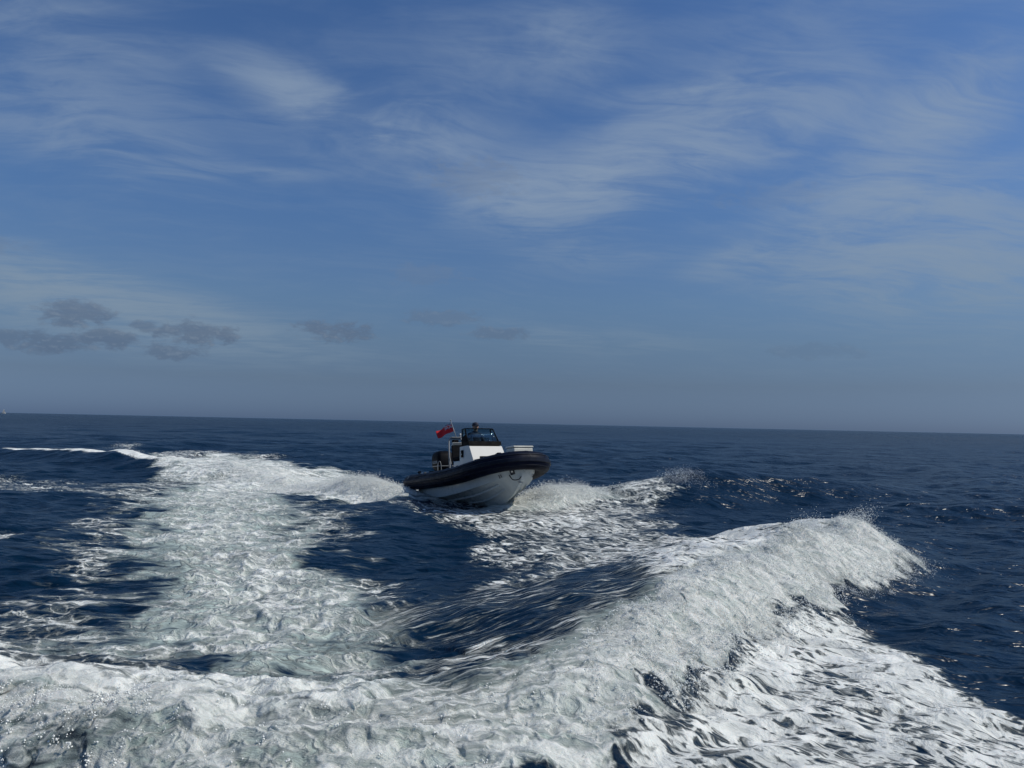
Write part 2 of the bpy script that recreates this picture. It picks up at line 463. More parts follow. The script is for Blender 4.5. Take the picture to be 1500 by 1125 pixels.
FOAM = [
    # prop wash core
    ([(-12.79, 28.76), (-10.28, 32.75), (-5.87, 20.57), (-3.72, 14.03), (-2.44, 11.14), (-1.36, 8.38), (-0.65, 7.18), (-1.11, 6.87), (-2.77, 7.04), (-4.46, 7.33), (-4.46, 8.14), (-4.58, 9.32), (-5.25, 10.85), (-6.75, 13.64), (-8.99, 18.43), (-11.14, 23.42)], 1.1, 0.7, 1.0, 0),
    # wash edge
    ([(-15.36, 28.0), (-11.16, 37.68), (-4.14, 17.94), (-2.35, 12.8), (-1.55, 9.95), (-0.72, 7.92), (-0.51, 7.09), (-2.07, 6.81), (-4.58, 6.93), (-5.43, 7.59), (-5.45, 8.92), (-5.85, 10.79), (-9.18, 17.09)], 1.6, 0.52, 0.4, 0.15),
    # fringe left
    ([(-9.66, 15.88), (-9.4, 19.09), (-4.26, 9.02), (-4.08, 7.36), (-5.21, 7.28), (-6.58, 9.15), (-6.49, 10.73)], 1.1, 0.5, 0.36, 0),
    # fringe right
    ([(-4.59, 16.68), (-2.61, 14.18), (-1.06, 9.63), (-0.36, 7.83), (-1.22, 7.55), (-2.43, 10.68)], 0.8, 0.49, 0.3, 0),
    # left streaks
    ([(-7.48, 8.86), (-5.34, 8.73), (-3.91, 7.53), (-3.07, 6.87), (-5.63, 6.71)], 0.8, 0.52, 0.2, 0.3),
    # foam sheet right
    ([(0.85, 5.41), (1.16, 6.33), (2.18, 7.67), (3.89, 9.93), (4.6, 10.42), (4.38, 8.33), (4.44, 7.32), (4.67, 6.9), (5.24, 6.14), (4.72, 4.59), (3.79, 3.71), (0.53, 3.61)], 0.35, 0.7, 0.12, 1),
    # streak field
    ([(-1.9, 19.84), (0.27, 21.87), (3.01, 21.69), (4.91, 22.76), (3.8, 16.22), (4.38, 14.75), (2.93, 12.75), (1.47, 10.44), (0.49, 9.45), (-0.48, 10.07), (-0.04, 12.15), (-0.77, 15.59)], 0.8, 0.58, 0.15, 1.25),
    # mid streaks
    ([(-1.68, 9.27), (-0.4, 10.27), (1.09, 10.4), (0.89, 8.46), (-0.14, 7.37), (-0.99, 7.84)], 0.5, 0.4, 0.05, 2),
    # hollow foot
    ([(-1.23, 7.6), (-0.31, 8.15), (0.82, 8.5), (1.04, 7.88), (0.23, 6.64), (-0.82, 6.57)], 0.5, 0.58, 0.3, 1.6),
    # wedge
    ([(-2.33, 9.52), (-1.41, 9.1), (-0.65, 7.93), (-0.39, 7.1), (-1.39, 7.04)], 0.7, 0.58, 0.55, 0.2),
    # stern foam
    ([(-3.45, 6.54), (-1.98, 7.11), (-1.15, 7.07), (-0.35, 6.48), (0.36, 6.78), (0.11, 6.04), (-1.18, 5.57), (-3.0, 5.72)], 0.5, 0.72, 0.8, 0.2),
    # rib front
    ([(-3.55, 21.13), (0.27, 21.87), (0.57, 18.47), (-1.61, 16.95)], 0.4, 0.42, 0.1, 0.8),
    # rib wake
    ([(-17.91, 37.89), (-16.9, 44.68), (-10.02, 37.23), (-5.83, 34.39), (-3.84, 28.89), (-2.85, 21.59), (-4.71, 21.21), (-7.38, 24.99), (-11.24, 27.83), (-14.34, 30.66)], 0.8, 0.8, 0.8, 0.3),
    # left far streaks
    ([(-23.9, 31.18), (-16.56, 29.21), (-13.28, 23.09), (-15.53, 20.32)], 1.0, 0.44, 0.15, 0.6),
    # left patch
    ([(-11.44, 15.77), (-10.16, 15.56), (-9.3, 14.75), (-9.39, 13.83), (-9.81, 13.55)], 0.3, 0.62, 0.1, 0.6),
    # far wisps
    ([(-30.39, 57.05), (-28.29, 58.59), (-25.36, 52.55), (-27.32, 51.31)], 1.5, 0.5, 0, 0.6),
    # far churn
    ([(-25.13, 46.44), (-18.18, 48.05), (-12.09, 43.42), (-15.25, 37.66), (-19.19, 38.73)], 2, 0.5, 0.1, 0.4),
    # rib right
    ([(0.19, 20.94), (0.49, 30.09), (2.38, 31.73), (3.8, 27.47), (5.09, 23.62), (4.85, 22.02), (2.48, 20.55)], 0.5, 0.58, 0.35, 0.3),
]
#SEA-END


def tag(o, label=None, cat=None, group=None, kind=None):
    for k, v in (('label', label), ('category', cat), ('group', group), ('kind', kind)):
        if v:
            o[k] = v
    return o


def mat(name, col, rough=0.5, metal=0.0, spec=0.5, noise=0.0, nscale=6.0, coat=0.0, bump=0.0):
    m = bpy.data.materials.new(name)
    m.use_nodes = True
    g = NT(m.node_tree)
    b = g.n['Principled BSDF']
    b.inputs['Roughness'].default_value = rough
    b.inputs['Metallic'].default_value = metal
    b.inputs['Specular IOR Level'].default_value = spec
    b.inputs['Coat Weight'].default_value = coat
    c = g.new('ShaderNodeTexCoord').outputs['Object']
    if noise:
        n = g.noise(c, nscale, 6, 0.65)
        f = g.ss(n, 0.3, 0.72)
        g.put(b.inputs['Base Color'], g.mix(f, tuple(q * (1 - noise) for q in col), tuple(min(1, q * (1 + noise * .5)) for q in col)))
        g.put(b.inputs['Roughness'], g.mixf(f, min(1, rough * 1.25), rough * 0.85))
    else:
        b.inputs['Base Color'].default_value = (*col, 1)
    if bump:
        bn = g.new('ShaderNodeBump')
        bn.inputs['Strength'].default_value = 0.5
        bn.inputs['Distance'].default_value = bump
        g.put(bn.inputs['Height'], g.noise(c, nscale * 4, 3, 0.6))
        g.l.new(bn.outputs[0], b.inputs['Normal'])
    return m


def sea_material():
    m = bpy.data.materials.new('sea_water')
    m.use_nodes = True
    g = NT(m.node_tree)
    b = g.n['Principled BSDF']

    def at(n, out='Fac'):
        q = g.new('ShaderNodeAttribute', attribute_name=n)
        return q.outputs[out]
    foam, aer, froth, st = at('foam'), at('aer'), at('froth'), at('streak')
    uv = at('flow', 'Vector')
    pos = g.new('ShaderNodeNewGeometry').outputs['Position']
    # lace of foam: round cells in the churned wake, drawn-out ones where the water has been stretched
    rot = g.new('ShaderNodeVectorRotate', rotation_type='Z_AXIS')
    g.put(rot.inputs['Vector'], uv)
    rot.inputs['Angle'].default_value = R(37)
    n_str = g.noise(g.v('MULTIPLY', rot.outputs[0], (1.0, 2.5, 1.0)), 2.9, 7, 0.64, 0.9, '2D')
    n_iso = g.noise(g.v('MULTIPLY', uv, (0.42, 1.75, 1.0)), 2.9, 7, 0.66, 0.45, '2D')
    rot2 = g.new('ShaderNodeVectorRotate', rotation_type='Z_AXIS')
    g.put(rot2.inputs['Vector'], uv)
    rot2.inputs['Angle'].default_value = R(-20)
    n_long = g.noise(g.v('MULTIPLY', rot2.outputs[0], (0.55, 5.0, 1.0)), 4.0, 6, 0.68, 0.45, '2D')
    n = g.mixf(g.m('MINIMUM', st, 1.0), n_iso, n_str)
    n = g.mixf(g.m('SUBTRACT', st, 1.0, clamp=True), n, n_long)
    cell = g.new('ShaderNodeTexVoronoi', feature='DISTANCE_TO_EDGE', voronoi_dimensions='2D')
    wn = g.new('ShaderNodeTexNoise', noise_dimensions='2D')
    g.put(wn.inputs['Vector'], uv)
    wn.inputs['Scale'].default_value = 3.0
    wn.inputs['Detail'].default_value = 4
    wv = g.v('ADD', uv, g.v('SCALE', g.v('SUBTRACT', wn.outputs[1], (.5, .5, .5)), scale=0.55))
    g.put(cell.inputs['Vector'], g.v('MULTIPLY', wv, (1.0, 1.7, 1.0)))
    cell.inputs['Scale'].default_value = 3.2
    lace = g.ss(cell.outputs['Distance'], 0.0, 0.22, 0.16, -0.06)
    c = g.m('ADD', foam, g.m('MULTIPLY', g.m('SUBTRACT', n, 0.5), 1.75))
    c = g.m('ADD', c, g.m('MULTIPLY', lace, g.m('MULTIPLY', g.ss(foam, 0.15, 0.5), g.ss(st, 0.9, 1.5, 1.0, 0.0))))
    mask = g.m('MULTIPLY', g.ss(c, g.mixf(aer, 0.46, 0.36), g.mixf(aer, 0.64, 0.98)), g.ss(foam, 0.05, 0.25))
    thin = g.m('MULTIPLY', g.ss(c, 0.30, 0.58), g.ss(foam, 0.08, 0.3))
    fine = g.noise(pos, 14.0, 5, 0.65)
    # colours: deep water, water full of fine bubbles, foam
    water = g.mix(g.noise(pos, 0.15, 3), (0.0010, 0.0115, 0.031), (0.0016, 0.0150, 0.038))
    aerc = g.mix(g.noise(g.v('MULTIPLY', uv, (0.6, 1.5, 1.0)), 5.0, 6, 0.7, 0.6, '2D'), (0.31, 0.415, 0.385), (0.70, 0.79, 0.735))
    aer = g.ss(g.m('ADD', aer, g.m('MULTIPLY', g.m('SUBTRACT', n, 0.5), g.ss(aer, 0.0, 0.25, 0.0, 1.5))), 0.25, 0.85)
    av = g.m('MULTIPLY', aer, g.ss(g.noise(uv, 1.1, 5, 0.6, 0.5, '2D'), 0.30, 0.58, 0.45, 1.0), clamp=True)
    col = g.mix(av, water, aerc)
    col = g.mix(g.m('MULTIPLY', thin, 0.30), col, (0.36, 0.43, 0.43))
    # the tumbling froth is part bubbly water, part white foam, in shreds
    shred = g.noise(uv, 5.5, 6, 0.70, 0.35, '2D')
    body = g.mixf(g.m('MULTIPLY', g.ss(g.noise(uv, 2.0, 6, 0.65, 0.6, '2D'), 0.3, 0.65), 1.0), 0.64, 1.0)
    mask = g.m('MULTIPLY', mask, g.mixf(froth, body, 1.0))
    mask = g.m('MULTIPLY', mask, g.mixf(froth, 1.0, g.ss(shred, 0.36, 0.58, 0.55, 1.0)))
    fcol = g.mix(g.ss(fine, 0.3, 0.7), (0.80, 0.825, 0.795), (0.92, 0.935, 0.895))
    grain = g.ss(g.noise(pos, 55.0, 4, 0.75), 0.30, 0.66, 0.70, 1.06)        # bubbles too small to model
    fcol = g.v('SCALE', fcol, scale=g.mixf(g.m('MAXIMUM', froth, g.m('MULTIPLY', aer, 0.5)), 1.0, grain))
    col = g.mix(mask, col, fcol)
    g.put(b.inputs['Base Color'], col)
    rough = g.mixf(mask, g.mixf(av, 0.27, 0.30), 0.55)
    g.put(b.inputs['Roughness'], rough)
    b.inputs['IOR'].default_value = 1.333
    g.put(b.inputs['Specular IOR Level'], g.mixf(g.m('MAXIMUM', mask, g.m('MULTIPLY', froth, 0.8)), 0.21, 0.12))
    b.inputs['Subsurface Radius'].default_value = (0.9, 1.0, 1.05)
    b.inputs['Subsurface Scale'].default_value = 0.06
    g.put(b.inputs['Subsurface Weight'], g.m('MULTIPLY', g.m('MAXIMUM', mask, froth), 0.85))
    # fine relief: ripples on open water, bubbles and crumbs in the foam
    rp = g.v('MULTIPLY', pos, (0.7, 1.6, 1.0))
    rip = g.m('ADD', g.noise(rp, 2.6, 3, 0.5, 0.5), g.m('MULTIPLY', g.noise(rp, 0.5, 4, 0.6, 0.3), 2.0))
    far = g.ss(g.v('LENGTH', pos), 45.0, 350.0, 0.12, 0.34)          # steeper chop out at sea, clear of the sheltered wake
    hgt = g.m('MULTIPLY', rip, g.mixf(mask, far, 0.02))
    hgt = g.m('ADD', hgt, g.m('MULTIPLY', mask, 0.012))
    crumb = g.noise(pos, 30.0, 6, 0.78, 1.0)
    hgt = g.m('ADD', hgt, g.m('MULTIPLY', g.m('MULTIPLY', crumb, g.m('ADD', g.m('MULTIPLY', mask, 0.4), g.m('MULTIPLY', froth, 0.9))), 0.045))
    bn = g.new('ShaderNodeBump')
    bn.inputs['Strength'].default_value = 1.0
    bn.inputs['Distance'].default_value = 1.0
    g.put(bn.inputs['Height'], hgt)
    g.l.new(bn.outputs[0], b.inputs['Normal'])
    return m


def build_sea():
    az = list(np.linspace(R(-46), R(46), 1010))
    az += list(np.linspace(R(46), R(314), 80)[1:-1])
    az = np.array(az, np.float64)
    na = len(az)
    rs = [2.6]
    while rs[-1] < 9000:
        r = rs[-1]
        t = min(1, max(0, (r - 6) / 24))
        k = 0.0031 + 0.0022 * t
        if r > 90:
            k = 0.0053 + 0.02 * min(1, (r - 90) / 400)
        if r > 700:
            k = 0.05
        rs.append(r * (1 + k))
    rs = np.array(rs)
    nr = len(rs)
    A, RR = np.meshgrid(az, rs)
    x = (np.sin(A) * RR).ravel()
    y = (np.cos(A) * RR).ravel()
    dr = np.gradient(rs)
    da = np.abs(np.gradient(np.unwrap(az)))
    da = np.maximum(da, 0)
    sp = np.maximum((RR * da[None, :]), dr[:, None]).ravel().astype(np.float32)
    z, foam, aer, froth, st = sea_fields(x, y, sp)
    # froth tumbles: push it about sideways as well
    k = np.where((froth > .02) | (aer > .1))[0]
    X, Y = x[k].astype(np.float32), y[k].astype(np.float32)
    am = (0.05 * froth[k] + 0.025 * aer[k])
    nx = x.copy()
    ny = y.copy()
    nx[k] += am * fbm(X, Y, 0.3, 4, 0.65, 300, sp[k])
    ny[k] += am * fbm(X, Y, 0.3, 4, 0.65, 320, sp[k])
    co = np.empty((len(x) + 1, 3), np.float32)
    co[:-1, 0], co[:-1, 1], co[:-1, 2] = nx, ny, z
    co[-1] = (0, 0, -0.1)
    i = np.arange(nr - 1)[:, None] * na
    j = np.arange(na)[None, :]
    j2 = (j + 1) % na
    quads = np.stack([i + j, i + j2, i + na + j2, i + na + j], -1).reshape(-1, 4)[:, ::-1]
    c = len(x)
    tris = np.stack([np.full(na, c), (np.arange(na) + 1) % na, np.arange(na)], -1)
    me = bpy.data.meshes.new('sea')
    me.vertices.add(len(co))
    me.vertices.foreach_set('co', co.ravel())
    nl = quads.size + tris.size
    me.loops.add(nl)
    me.loops.foreach_set('vertex_index', np.concatenate([quads.ravel(), tris.ravel()]).astype(np.int32))
    nf = len(quads) + len(tris)
    me.polygons.add(nf)
    ls = np.concatenate([np.arange(len(quads)) * 4, quads.size + np.arange(len(tris)) * 3]).astype(np.int32)
    me.polygons.foreach_set('loop_start', ls)
    me.update(calc_edges=True)
    for nm, arr in (('foam', foam), ('aer', aer), ('froth', froth), ('streak', st)):
        at = me.attributes.new(nm, 'FLOAT', 'POINT')
        at.data.foreach_set('value', np.append(arr, 0).astype(np.float32))
    at = me.attributes.new('flow', 'FLOAT_VECTOR', 'POINT')
    fl = np.zeros((len(co), 3), np.float32)
    fl[:-1, 0], fl[:-1, 1] = x, y
    at.data.foreach_set('vector', fl.ravel())
    me.polygons.foreach_set('use_smooth', np.ones(nf, bool))
    o = bpy.data.objects.new('sea', me)
    COL.objects.link(o)
    me.materials.append(sea_material())
    tag(o, 'dark blue open sea crossed by a broad white foaming wake', 'sea', kind='structure')
    print('sea', nr, na, nf)
    return o


sea = build_sea()

# ------------------------------------------------------------------ mesh helpers
def link(name, me, m=None, parent=None, smooth_=False):
    o = bpy.data.objects.new(name, me)
    COL.objects.link(o)
    if m is not None:
        me.materials.append(m)
    if parent is not None:
        o.parent = parent
    if smooth_:
        for p in me.polygons:
            p.use_smooth = True
    return o


def from_bm(name, bm, m=None, parent=None, smooth_=False, bevel=0.0, segs=2):
    if bevel:
        ed = [e for e in bm.edges if len(e.link_faces) == 2 and e.calc_face_angle(0) > 0.5]
        bmesh.ops.bevel(bm, geom=ed, offset=bevel, segments=segs, affect='EDGES', profile=0.5)
    bmesh.ops.recalc_face_normals(bm, faces=bm.faces)
    me = bpy.data.meshes.new(name)
    bm.to_mesh(me)
    bm.free()
    return link(name, me, m, parent, smooth_)


def loft(rings, close_ring=True, cap=True):
    """skin a list of rings of equal length"""
    bm = bmesh.new()
    vs = [[bm.verts.new(p) for p in r] for r in rings]
    n = len(rings[0])
    for a, b in zip(vs[:-1], vs[1:]):
        for i in range(n if close_ring else n - 1):
            j = (i + 1) % n
            bm.faces.new((a[i], a[j], b[j], b[i]))
    if cap and close_ring:
        bm.faces.new(vs[0][::-1])
        bm.faces.new(vs[-1])
    return bm


def tube_bm(path, rad, n=12, cap=True):
    """round tube along a path; rad a number or one per point"""
    rings = []
    P = [Vector(p) for p in path]
    up = Vector((0, 0, 1))
    for i, p in enumerate(P):
        t = (P[min(i + 1, len(P) - 1)] - P[max(i - 1, 0)]).normalized()
        u = up - t * up.dot(t)
        if u.length < 0.05:
            u = Vector((0, 1, 0)) - t * t.y
        u.normalize()
        s = t.cross(u)
        r = rad[i] if isinstance(rad, (list, tuple)) else rad
        rings.append([p + (u * math.cos(a) + s * math.sin(a)) * r for a in (2 * math.pi * k / n for k in range(n))])
    return loft(rings, True, cap)


def box_bm(x0, x1, y0, y1, z0, z1):
    bm = bmesh.new()
    bmesh.ops.create_cube(bm, size=1.0)
    for v in bm.verts:
        v.co = Vector((x0 if v.co.x < 0 else x1, y0 if v.co.y < 0 else y1, z0 if v.co.z < 0 else z1))
    return bm


def prism_bm(pts, y0, y1):
    """side outline (x, z) pushed from y0 to y1; y0/y1 may be functions of z"""
    f0 = y0 if callable(y0) else (lambda z: y0)
    f1 = y1 if callable(y1) else (lambda z: y1)
    return loft([[(x, f0(z), z) for x, z in pts], [(x, f1(z), z) for x, z in pts]])


def spline(pts, n):
    """Catmull-Rom through points"""
    P = [Vector(p) for p in pts]
    P = [P[0] * 2 - P[1]] + P + [P[-1] * 2 - P[-2]]
    out = []
    for i in range(1, len(P) - 2):
        for k in range(n):
            t = k / n
            a, b, c, d = P[i - 1], P[i], P[i + 1], P[i + 2]
            out.append(0.5 * ((2 * b) + (c - a) * t + (2 * a - 5 * b + 4 * c - d) * t * t + (3 * b - a - 3 * c + d) * t ** 3))
    out.append(P[-2])
    return out


def text_obj(name, s, size, m, parent, mw, ext=0.003):
    cu = bpy.data.curves.new(name, 'FONT')
    cu.body = s
    cu.size = size
    cu.extrude = ext
    cu.align_x = 'CENTER'
    cu.align_y = 'CENTER'
    cu.resolution_u = 3
    t = bpy.data.objects.new(name, cu)
    COL.objects.link(t)
    dg = bpy.context.evaluated_depsgraph_get()
    me = bpy.data.meshes.new_from_object(t.evaluated_get(dg))
    bpy.data.objects.remove(t)
    o = link(name, me, m, parent)
    o.matrix_local = mw
    return o


M = dict(
    tube=mat('navy_hypalon', (0.0030, 0.0058, 0.019), 0.5, spec=0.10, noise=0.35, nscale=3.0, bump=0.002),
    strake=mat('grey_rubber_strake', (0.010, 0.014, 0.026), 0.5, spec=0.12, noise=0.3, nscale=8),
    hull=mat('white_gelcoat', (0.50, 0.54, 0.54), 0.28, spec=0.5, noise=0.12, nscale=2.5, coat=0.3),
    white=mat('white_console_gelcoat', (0.66, 0.65, 0.61), 0.32, noise=0.06, nscale=4, coat=0.2),
    deck=mat('grey_nonslip_deck', (0.16, 0.175, 0.18), 0.8, noise=0.2, nscale=10, bump=0.003),
    black=mat('black_vinyl', (0.005, 0.006, 0.009), 0.7, spec=0.06, noise=0.3, nscale=8),
    cowl=mat('black_cowl_paint', (0.004, 0.005, 0.008), 0.55, spec=0.06, noise=0.15),
    steel=mat('stainless_steel', (0.55, 0.56, 0.56), 0.28, metal=1.0, noise=0.15),
    alu=mat('pale_painted_metal', (0.20, 0.215, 0.23), 0.45, noise=0.1),
    cushion=mat('pale_cushion_vinyl', (0.56, 0.56, 0.51), 0.55, noise=0.08, nscale=5),
    letter=mat('pale_grey_lettering', (0.42, 0.44, 0.46), 0.45, noise=0.08),
    dark_letter=mat('dark_decal', (0.02, 0.022, 0.03), 0.5, noise=0.1),
    frame=mat('black_screen_frame', (0.003, 0.004, 0.006), 0.6, spec=0.06, noise=0.1),
    navy=mat('navy_jacket_cloth', (0.012, 0.017, 0.038), 0.8, noise=0.4, nscale=9, bump=0.004),
    skin=mat('skin', (0.42, 0.25, 0.18), 0.55, noise=0.1),
    dark=mat('dark_trousers_cloth', (0.014, 0.016, 0.022), 0.85, noise=0.3, nscale=9),
    red=mat('red_light_plastic', (0.4, 0.02, 0.02), 0.4, noise=0.1),
    rope=mat('black_rope', (0.02, 0.02, 0.024), 0.8, noise=0.3, nscale=30),
)


def glass_material():
    m = bpy.data.materials.new('smoked_acrylic')
    m.use_nodes = True
    g = NT(m.node_tree)
    out = g.n['Material Output']
    g.n.remove(g.n['Principled BSDF'])
    tr = g.new('ShaderNodeBsdfTransparent')
    c = g.new('ShaderNodeTexCoord').outputs['Object']
    g.put(tr.inputs[0], g.mix(g.noise(c, 3, 4), (0.55, 0.68, 0.72), (0.64, 0.75, 0.78)))
    gl = g.new('ShaderNodeBsdfGlossy')
    gl.inputs['Roughness'].default_value = 0.06
    fr = g.new('ShaderNodeFresnel')
    fr.inputs['IOR'].default_value = 1.45
    mx = g.new('ShaderNodeMixShader')
    g.l.new(g.m('MULTIPLY', fr.outputs[0], 0.45), mx.inputs[0])
    g.l.new(tr.outputs[0], mx.inputs[1])
    g.l.new(gl.outputs[0], mx.inputs[2])
    g.l.new(mx.outputs[0], out.inputs[0])
    return m


M['glass'] = glass_material()


def flag_material():
    """red cloth with a blue corner carrying white and red crosses"""
    m = bpy.data.materials.new('ensign_cloth')
    m.use_nodes = True
    g = NT(m.node_tree)
    b = g.n['Principled BSDF']
    b.inputs['Roughness'].default_value = 0.85
    u, v, _ = g.sep(g.new('ShaderNodeAttribute', attribute_name='cloth').outputs['Vector'])
    cu = g.m('DIVIDE', u, 0.5)                    # 0..1 over the corner
    cv = g.m('DIVIDE', g.m('SUBTRACT', v, 0.5), 0.5)
    inside = g.m('MULTIPLY', g.m('LESS_THAN', cu, 1.0), g.m('GREATER_THAN', cv, 0.0))
    du = g.m('ABSOLUTE', g.m('SUBTRACT', cu, 0.5))
    dv = g.m('ABSOLUTE', g.m('SUBTRACT', cv, 0.5))
    diag = g.m('ABSOLUTE', g.m('SUBTRACT', du, dv))

    def lt(a, w):
        return g.m('LESS_THAN', a, w)
    wd = lt(diag, 0.11)
    rd = lt(diag, 0.035)
    wc = g.m('MAXIMUM', lt(du, 0.10), lt(dv, 0.17))
    rc = g.m('MAXIMUM', lt(du, 0.055), lt(dv, 0.10))
    red, white, blue = (0.58, 0.010, 0.018), (0.72, 0.72, 0.72), (0.008, 0.012, 0.10)
    j = g.mix(wd, blue, white)
    j = g.mix(rd, j, red)
    j = g.mix(wc, j, white)
    j = g.mix(rc, j, red)
    c = g.mix(inside, red, j)
    fn = g.noise(g.new('ShaderNodeTexCoord').outputs['Object'], 40, 3)
    g.put(b.inputs['Base Color'], g.mix(g.m('MULTIPLY', fn, 0.25), c, (0.02, 0.01, 0.012)))
    return m


# ------------------------------------------------------------------ the rigid inflatable boat
def boat_matrix(ox, oy, oz, hd, pit, roll):
    h, p, r = R(hd), R(pit), R(roll)
    f = Vector((math.sin(h), -math.cos(h), 0))
    l = Vector((math.cos(h), math.sin(h), 0))
    u = Vector((0, 0, 1))
    f2 = f * math.cos(p) + u * math.sin(p)
    u2 = u * math.cos(p) - f * math.sin(p)
    l3 = l * math.cos(r) + u2 * math.sin(r)
    u3 = u2 * math.cos(r) - l * math.sin(r)
    m = Matrix((f2, l3, u3)).transposed().to_4x4()
    m.translation = (ox, oy, oz)
    return m


BOAT = boat_matrix(-0.90, 21.5, 0.14, 27.0, 6.5, 0.0)


def tube_path():
    half = [(-3.30, .97, .66), (-3.0, .98, .66), (-2.3, .985, .665), (-1.2, .99, .675), (0.0, .99, .70), (1.0, .97, .75), (1.8, .92, .83),
            (2.38, .76, .915), (2.74, .53, .975), (2.90, .27, 1.005), (2.94, 0.0, 1.015)]
    s = spline(half, 6)
    a = [Vector((p.x, -p.y, p.z)) for p in s]
    return a + [p.copy() for p in s[::-1][1:]]


def tube_rad(p):
    r = 0.235
    if p.x < -2.55:
        t = min(1, (-2.55 - p.x) / 0.75)
        r = 0.235 * math.sqrt(max(0.0, 1 - (t * 0.97) ** 2.6)) * (1 - .12 * t) + 0.012
    return r


def build_boat():
    b = bpy.data.objects.new('inflatable_boat', None)
    COL.objects.link(b)
    b.matrix_world = BOAT
    tag(b, 'dark navy rigid inflatable boat with white console, bow lifted, speeding through spray', 'boat')
    path = tube_path()
    tb = from_bm('inflatable_tube', tube_bm(path, [tube_rad(p) for p in path], 24), M['tube'], b, True)
    # rubbing strakes: flat bands standing proud along the outside of the tube
    def outward(i):
        t = (path[min(i + 1, len(path) - 1)] - path[max(i - 1, 0)]).normalized()
        return Vector((t.y, -t.x, 0)).normalized()
    idx = [i for i, p in enumerate(path) if p.x > -2.8]
    for ang, w, th, nm in ((2, .055, .022, 'rubbing_strake'), (38, .018, .016, 'rubbing_strake'), (-34, .018, .012, 'rubbing_strake')):
        rings = []
        for i in idx:
            o = outward(i)
            r = tube_rad(path[i])
            c = Vector((0, 0, 1))
            a = R(ang)
            nrm = o * math.cos(a) + c * math.sin(a)
            tan = c * math.cos(a) - o * math.sin(a)
            p = path[i]
            rings.append([p + nrm * (r - .01) - tan * w, p + nrm * (r + th) - tan * w * .7, p + nrm * (r + th) + tan * w * .7, p + nrm * (r - .01) + tan * w])
        from_bm(nm, loft(rings), M['strake'], tb)
    # seams between the air chambers
    for i in range(6, len(path) - 6, 9):
        p, q = path[i], path[i + 1]
        r = tube_rad(p) + .004
        from_bm('seam_band', tube_bm([p, p + (q - p).normalized() * .05], r, 24, False), M['tube'], tb, True)
    # carrying handles and lifeline loops along the top
    for xh in (-1.9, -1.1, -0.25, 0.55, 1.25, 1.9):
        for s in (-1, 1):
            i = min(range(len(path)), key=lambda k: abs(path[k].x - xh) + (0 if path[k].y * s > 0 else 9))
            p = path[i]
            a = R(62)
            n = Vector((0, -s * math.cos(a), math.sin(a)))
            base = p + n * .245
            arc = [base + Vector((t * .13, 0, 0)) + n * (.075 * (1 - t * t)) for t in (-1, -.75, -.4, 0, .4, .75, 1)]
            from_bm('grab_handle', tube_bm(arc, .014, 6), M['rope'], tb, True)
    # cleat on the after end of the tube
    for s in (-1, 1):
        c = Vector((-2.1, s * .97, .92))
        cl = from_bm('cleat', tube_bm([c + Vector((-.13, 0, .03)), c + Vector((-.07, 0, .05)), c + Vector((.07, 0, .05)), c + Vector((.13, 0, .03))], .018, 6), M['black'], tb, True)
        for dx in (-.05, .05):
            from_bm('foot', tube_bm([c + Vector((dx, 0, -.02)), c + Vector((dx, 0, .05))], .016, 6), M['black'], cl)
    # maker's mark near the tube end
    for s in (-1,):
        n = Vector((0, s * math.cos(R(35)), math.sin(R(35))))
        x_ax = Vector((1, 0, 0))
        mw = Matrix((x_ax, n.cross(x_ax), n)).transposed().to_4x4()
        mw.translation = Vector((-2.5, s * .985, .665)) + n * .252
        text_obj('tube_mark', '21', .10, M['letter'], tb, mw)

    # hull: deep vee with chines, stem rising under the bow
    st = [(-2.45, -.20, .84, .14, .90, .50), (-1.5, -.20, .86, .15, .91, .51), (-.3, -.20, .87, .19, .91, .54), (.7, -.19, .86, .27, .90, .58), (1.25, -.17, .81, .34, .87, .62), (1.8, -.03, .70, .43, .80, .68),
          (2.2, .15, .56, .51, .68, .74), (2.45, .33, .42, .59, .55, .78), (2.62, .48, .28, .66, .40, .81), (2.73, .62, .13, .73, .24, .83), (2.78, .74, .03, .78, .10, .85)]
    rings = []
    for x, kz, cy, cz, ty, tz in st:
        prof_ = [(ty, tz), (cy + (ty - cy) * .15, cz + .03), (cy, cz), (cy * .9, cz - .015)]
        for t in (.66, .33):
            bul = .018
            prof_.append((cy * t, kz + (cz - kz) * t + bul))
        prof_.append((.012, kz))
        full = [(x, -y, z) for y, z in prof_] + [(x, y, z) for y, z in prof_[::-1]]
        rings.append(full)
    hb = loft(rings, True, True)
    hull = from_bm('hull', hb, M['hull'], b, False)
    for p in hull.data.polygons:
        p.use_smooth = True
    hull.data.set_sharp_from_angle(angle=R(28))
    # spray rails
    for fr_ in (.42, .72):
        for s in (-1, 1):
            pts = []
            for x, kz, cy, cz, ty, tz in st[:7]:
                pts.append((x, s * cy * fr_, kz + (cz - kz) * fr_ + .006))
            pts = spline(pts, 3)
            rr = [[p + Vector((0, -s * .03, 0)), p + Vector((0, 0, -.03)), p + Vector((0, s * .03, .012))] for p in pts]
            from_bm('spray_rail', loft(rr), M['hull'], hull)
    # number on the bow flank, fitting plate and towing loop by the stem
    def flank(x, fr_, s):
        """point on the topside between chine (0) and tube (1)"""
        for p, q in zip(st[:-1], st[1:]):
            if p[0] <= x <= q[0]:
                t = (x - p[0]) / (q[0] - p[0])
                v = [a + (c - a) * t for a, c in zip(p, q)]
                return Vector((x, s * (v[2] + (v[4] - v[2]) * fr_), v[3] + (v[5] - v[3]) * fr_))

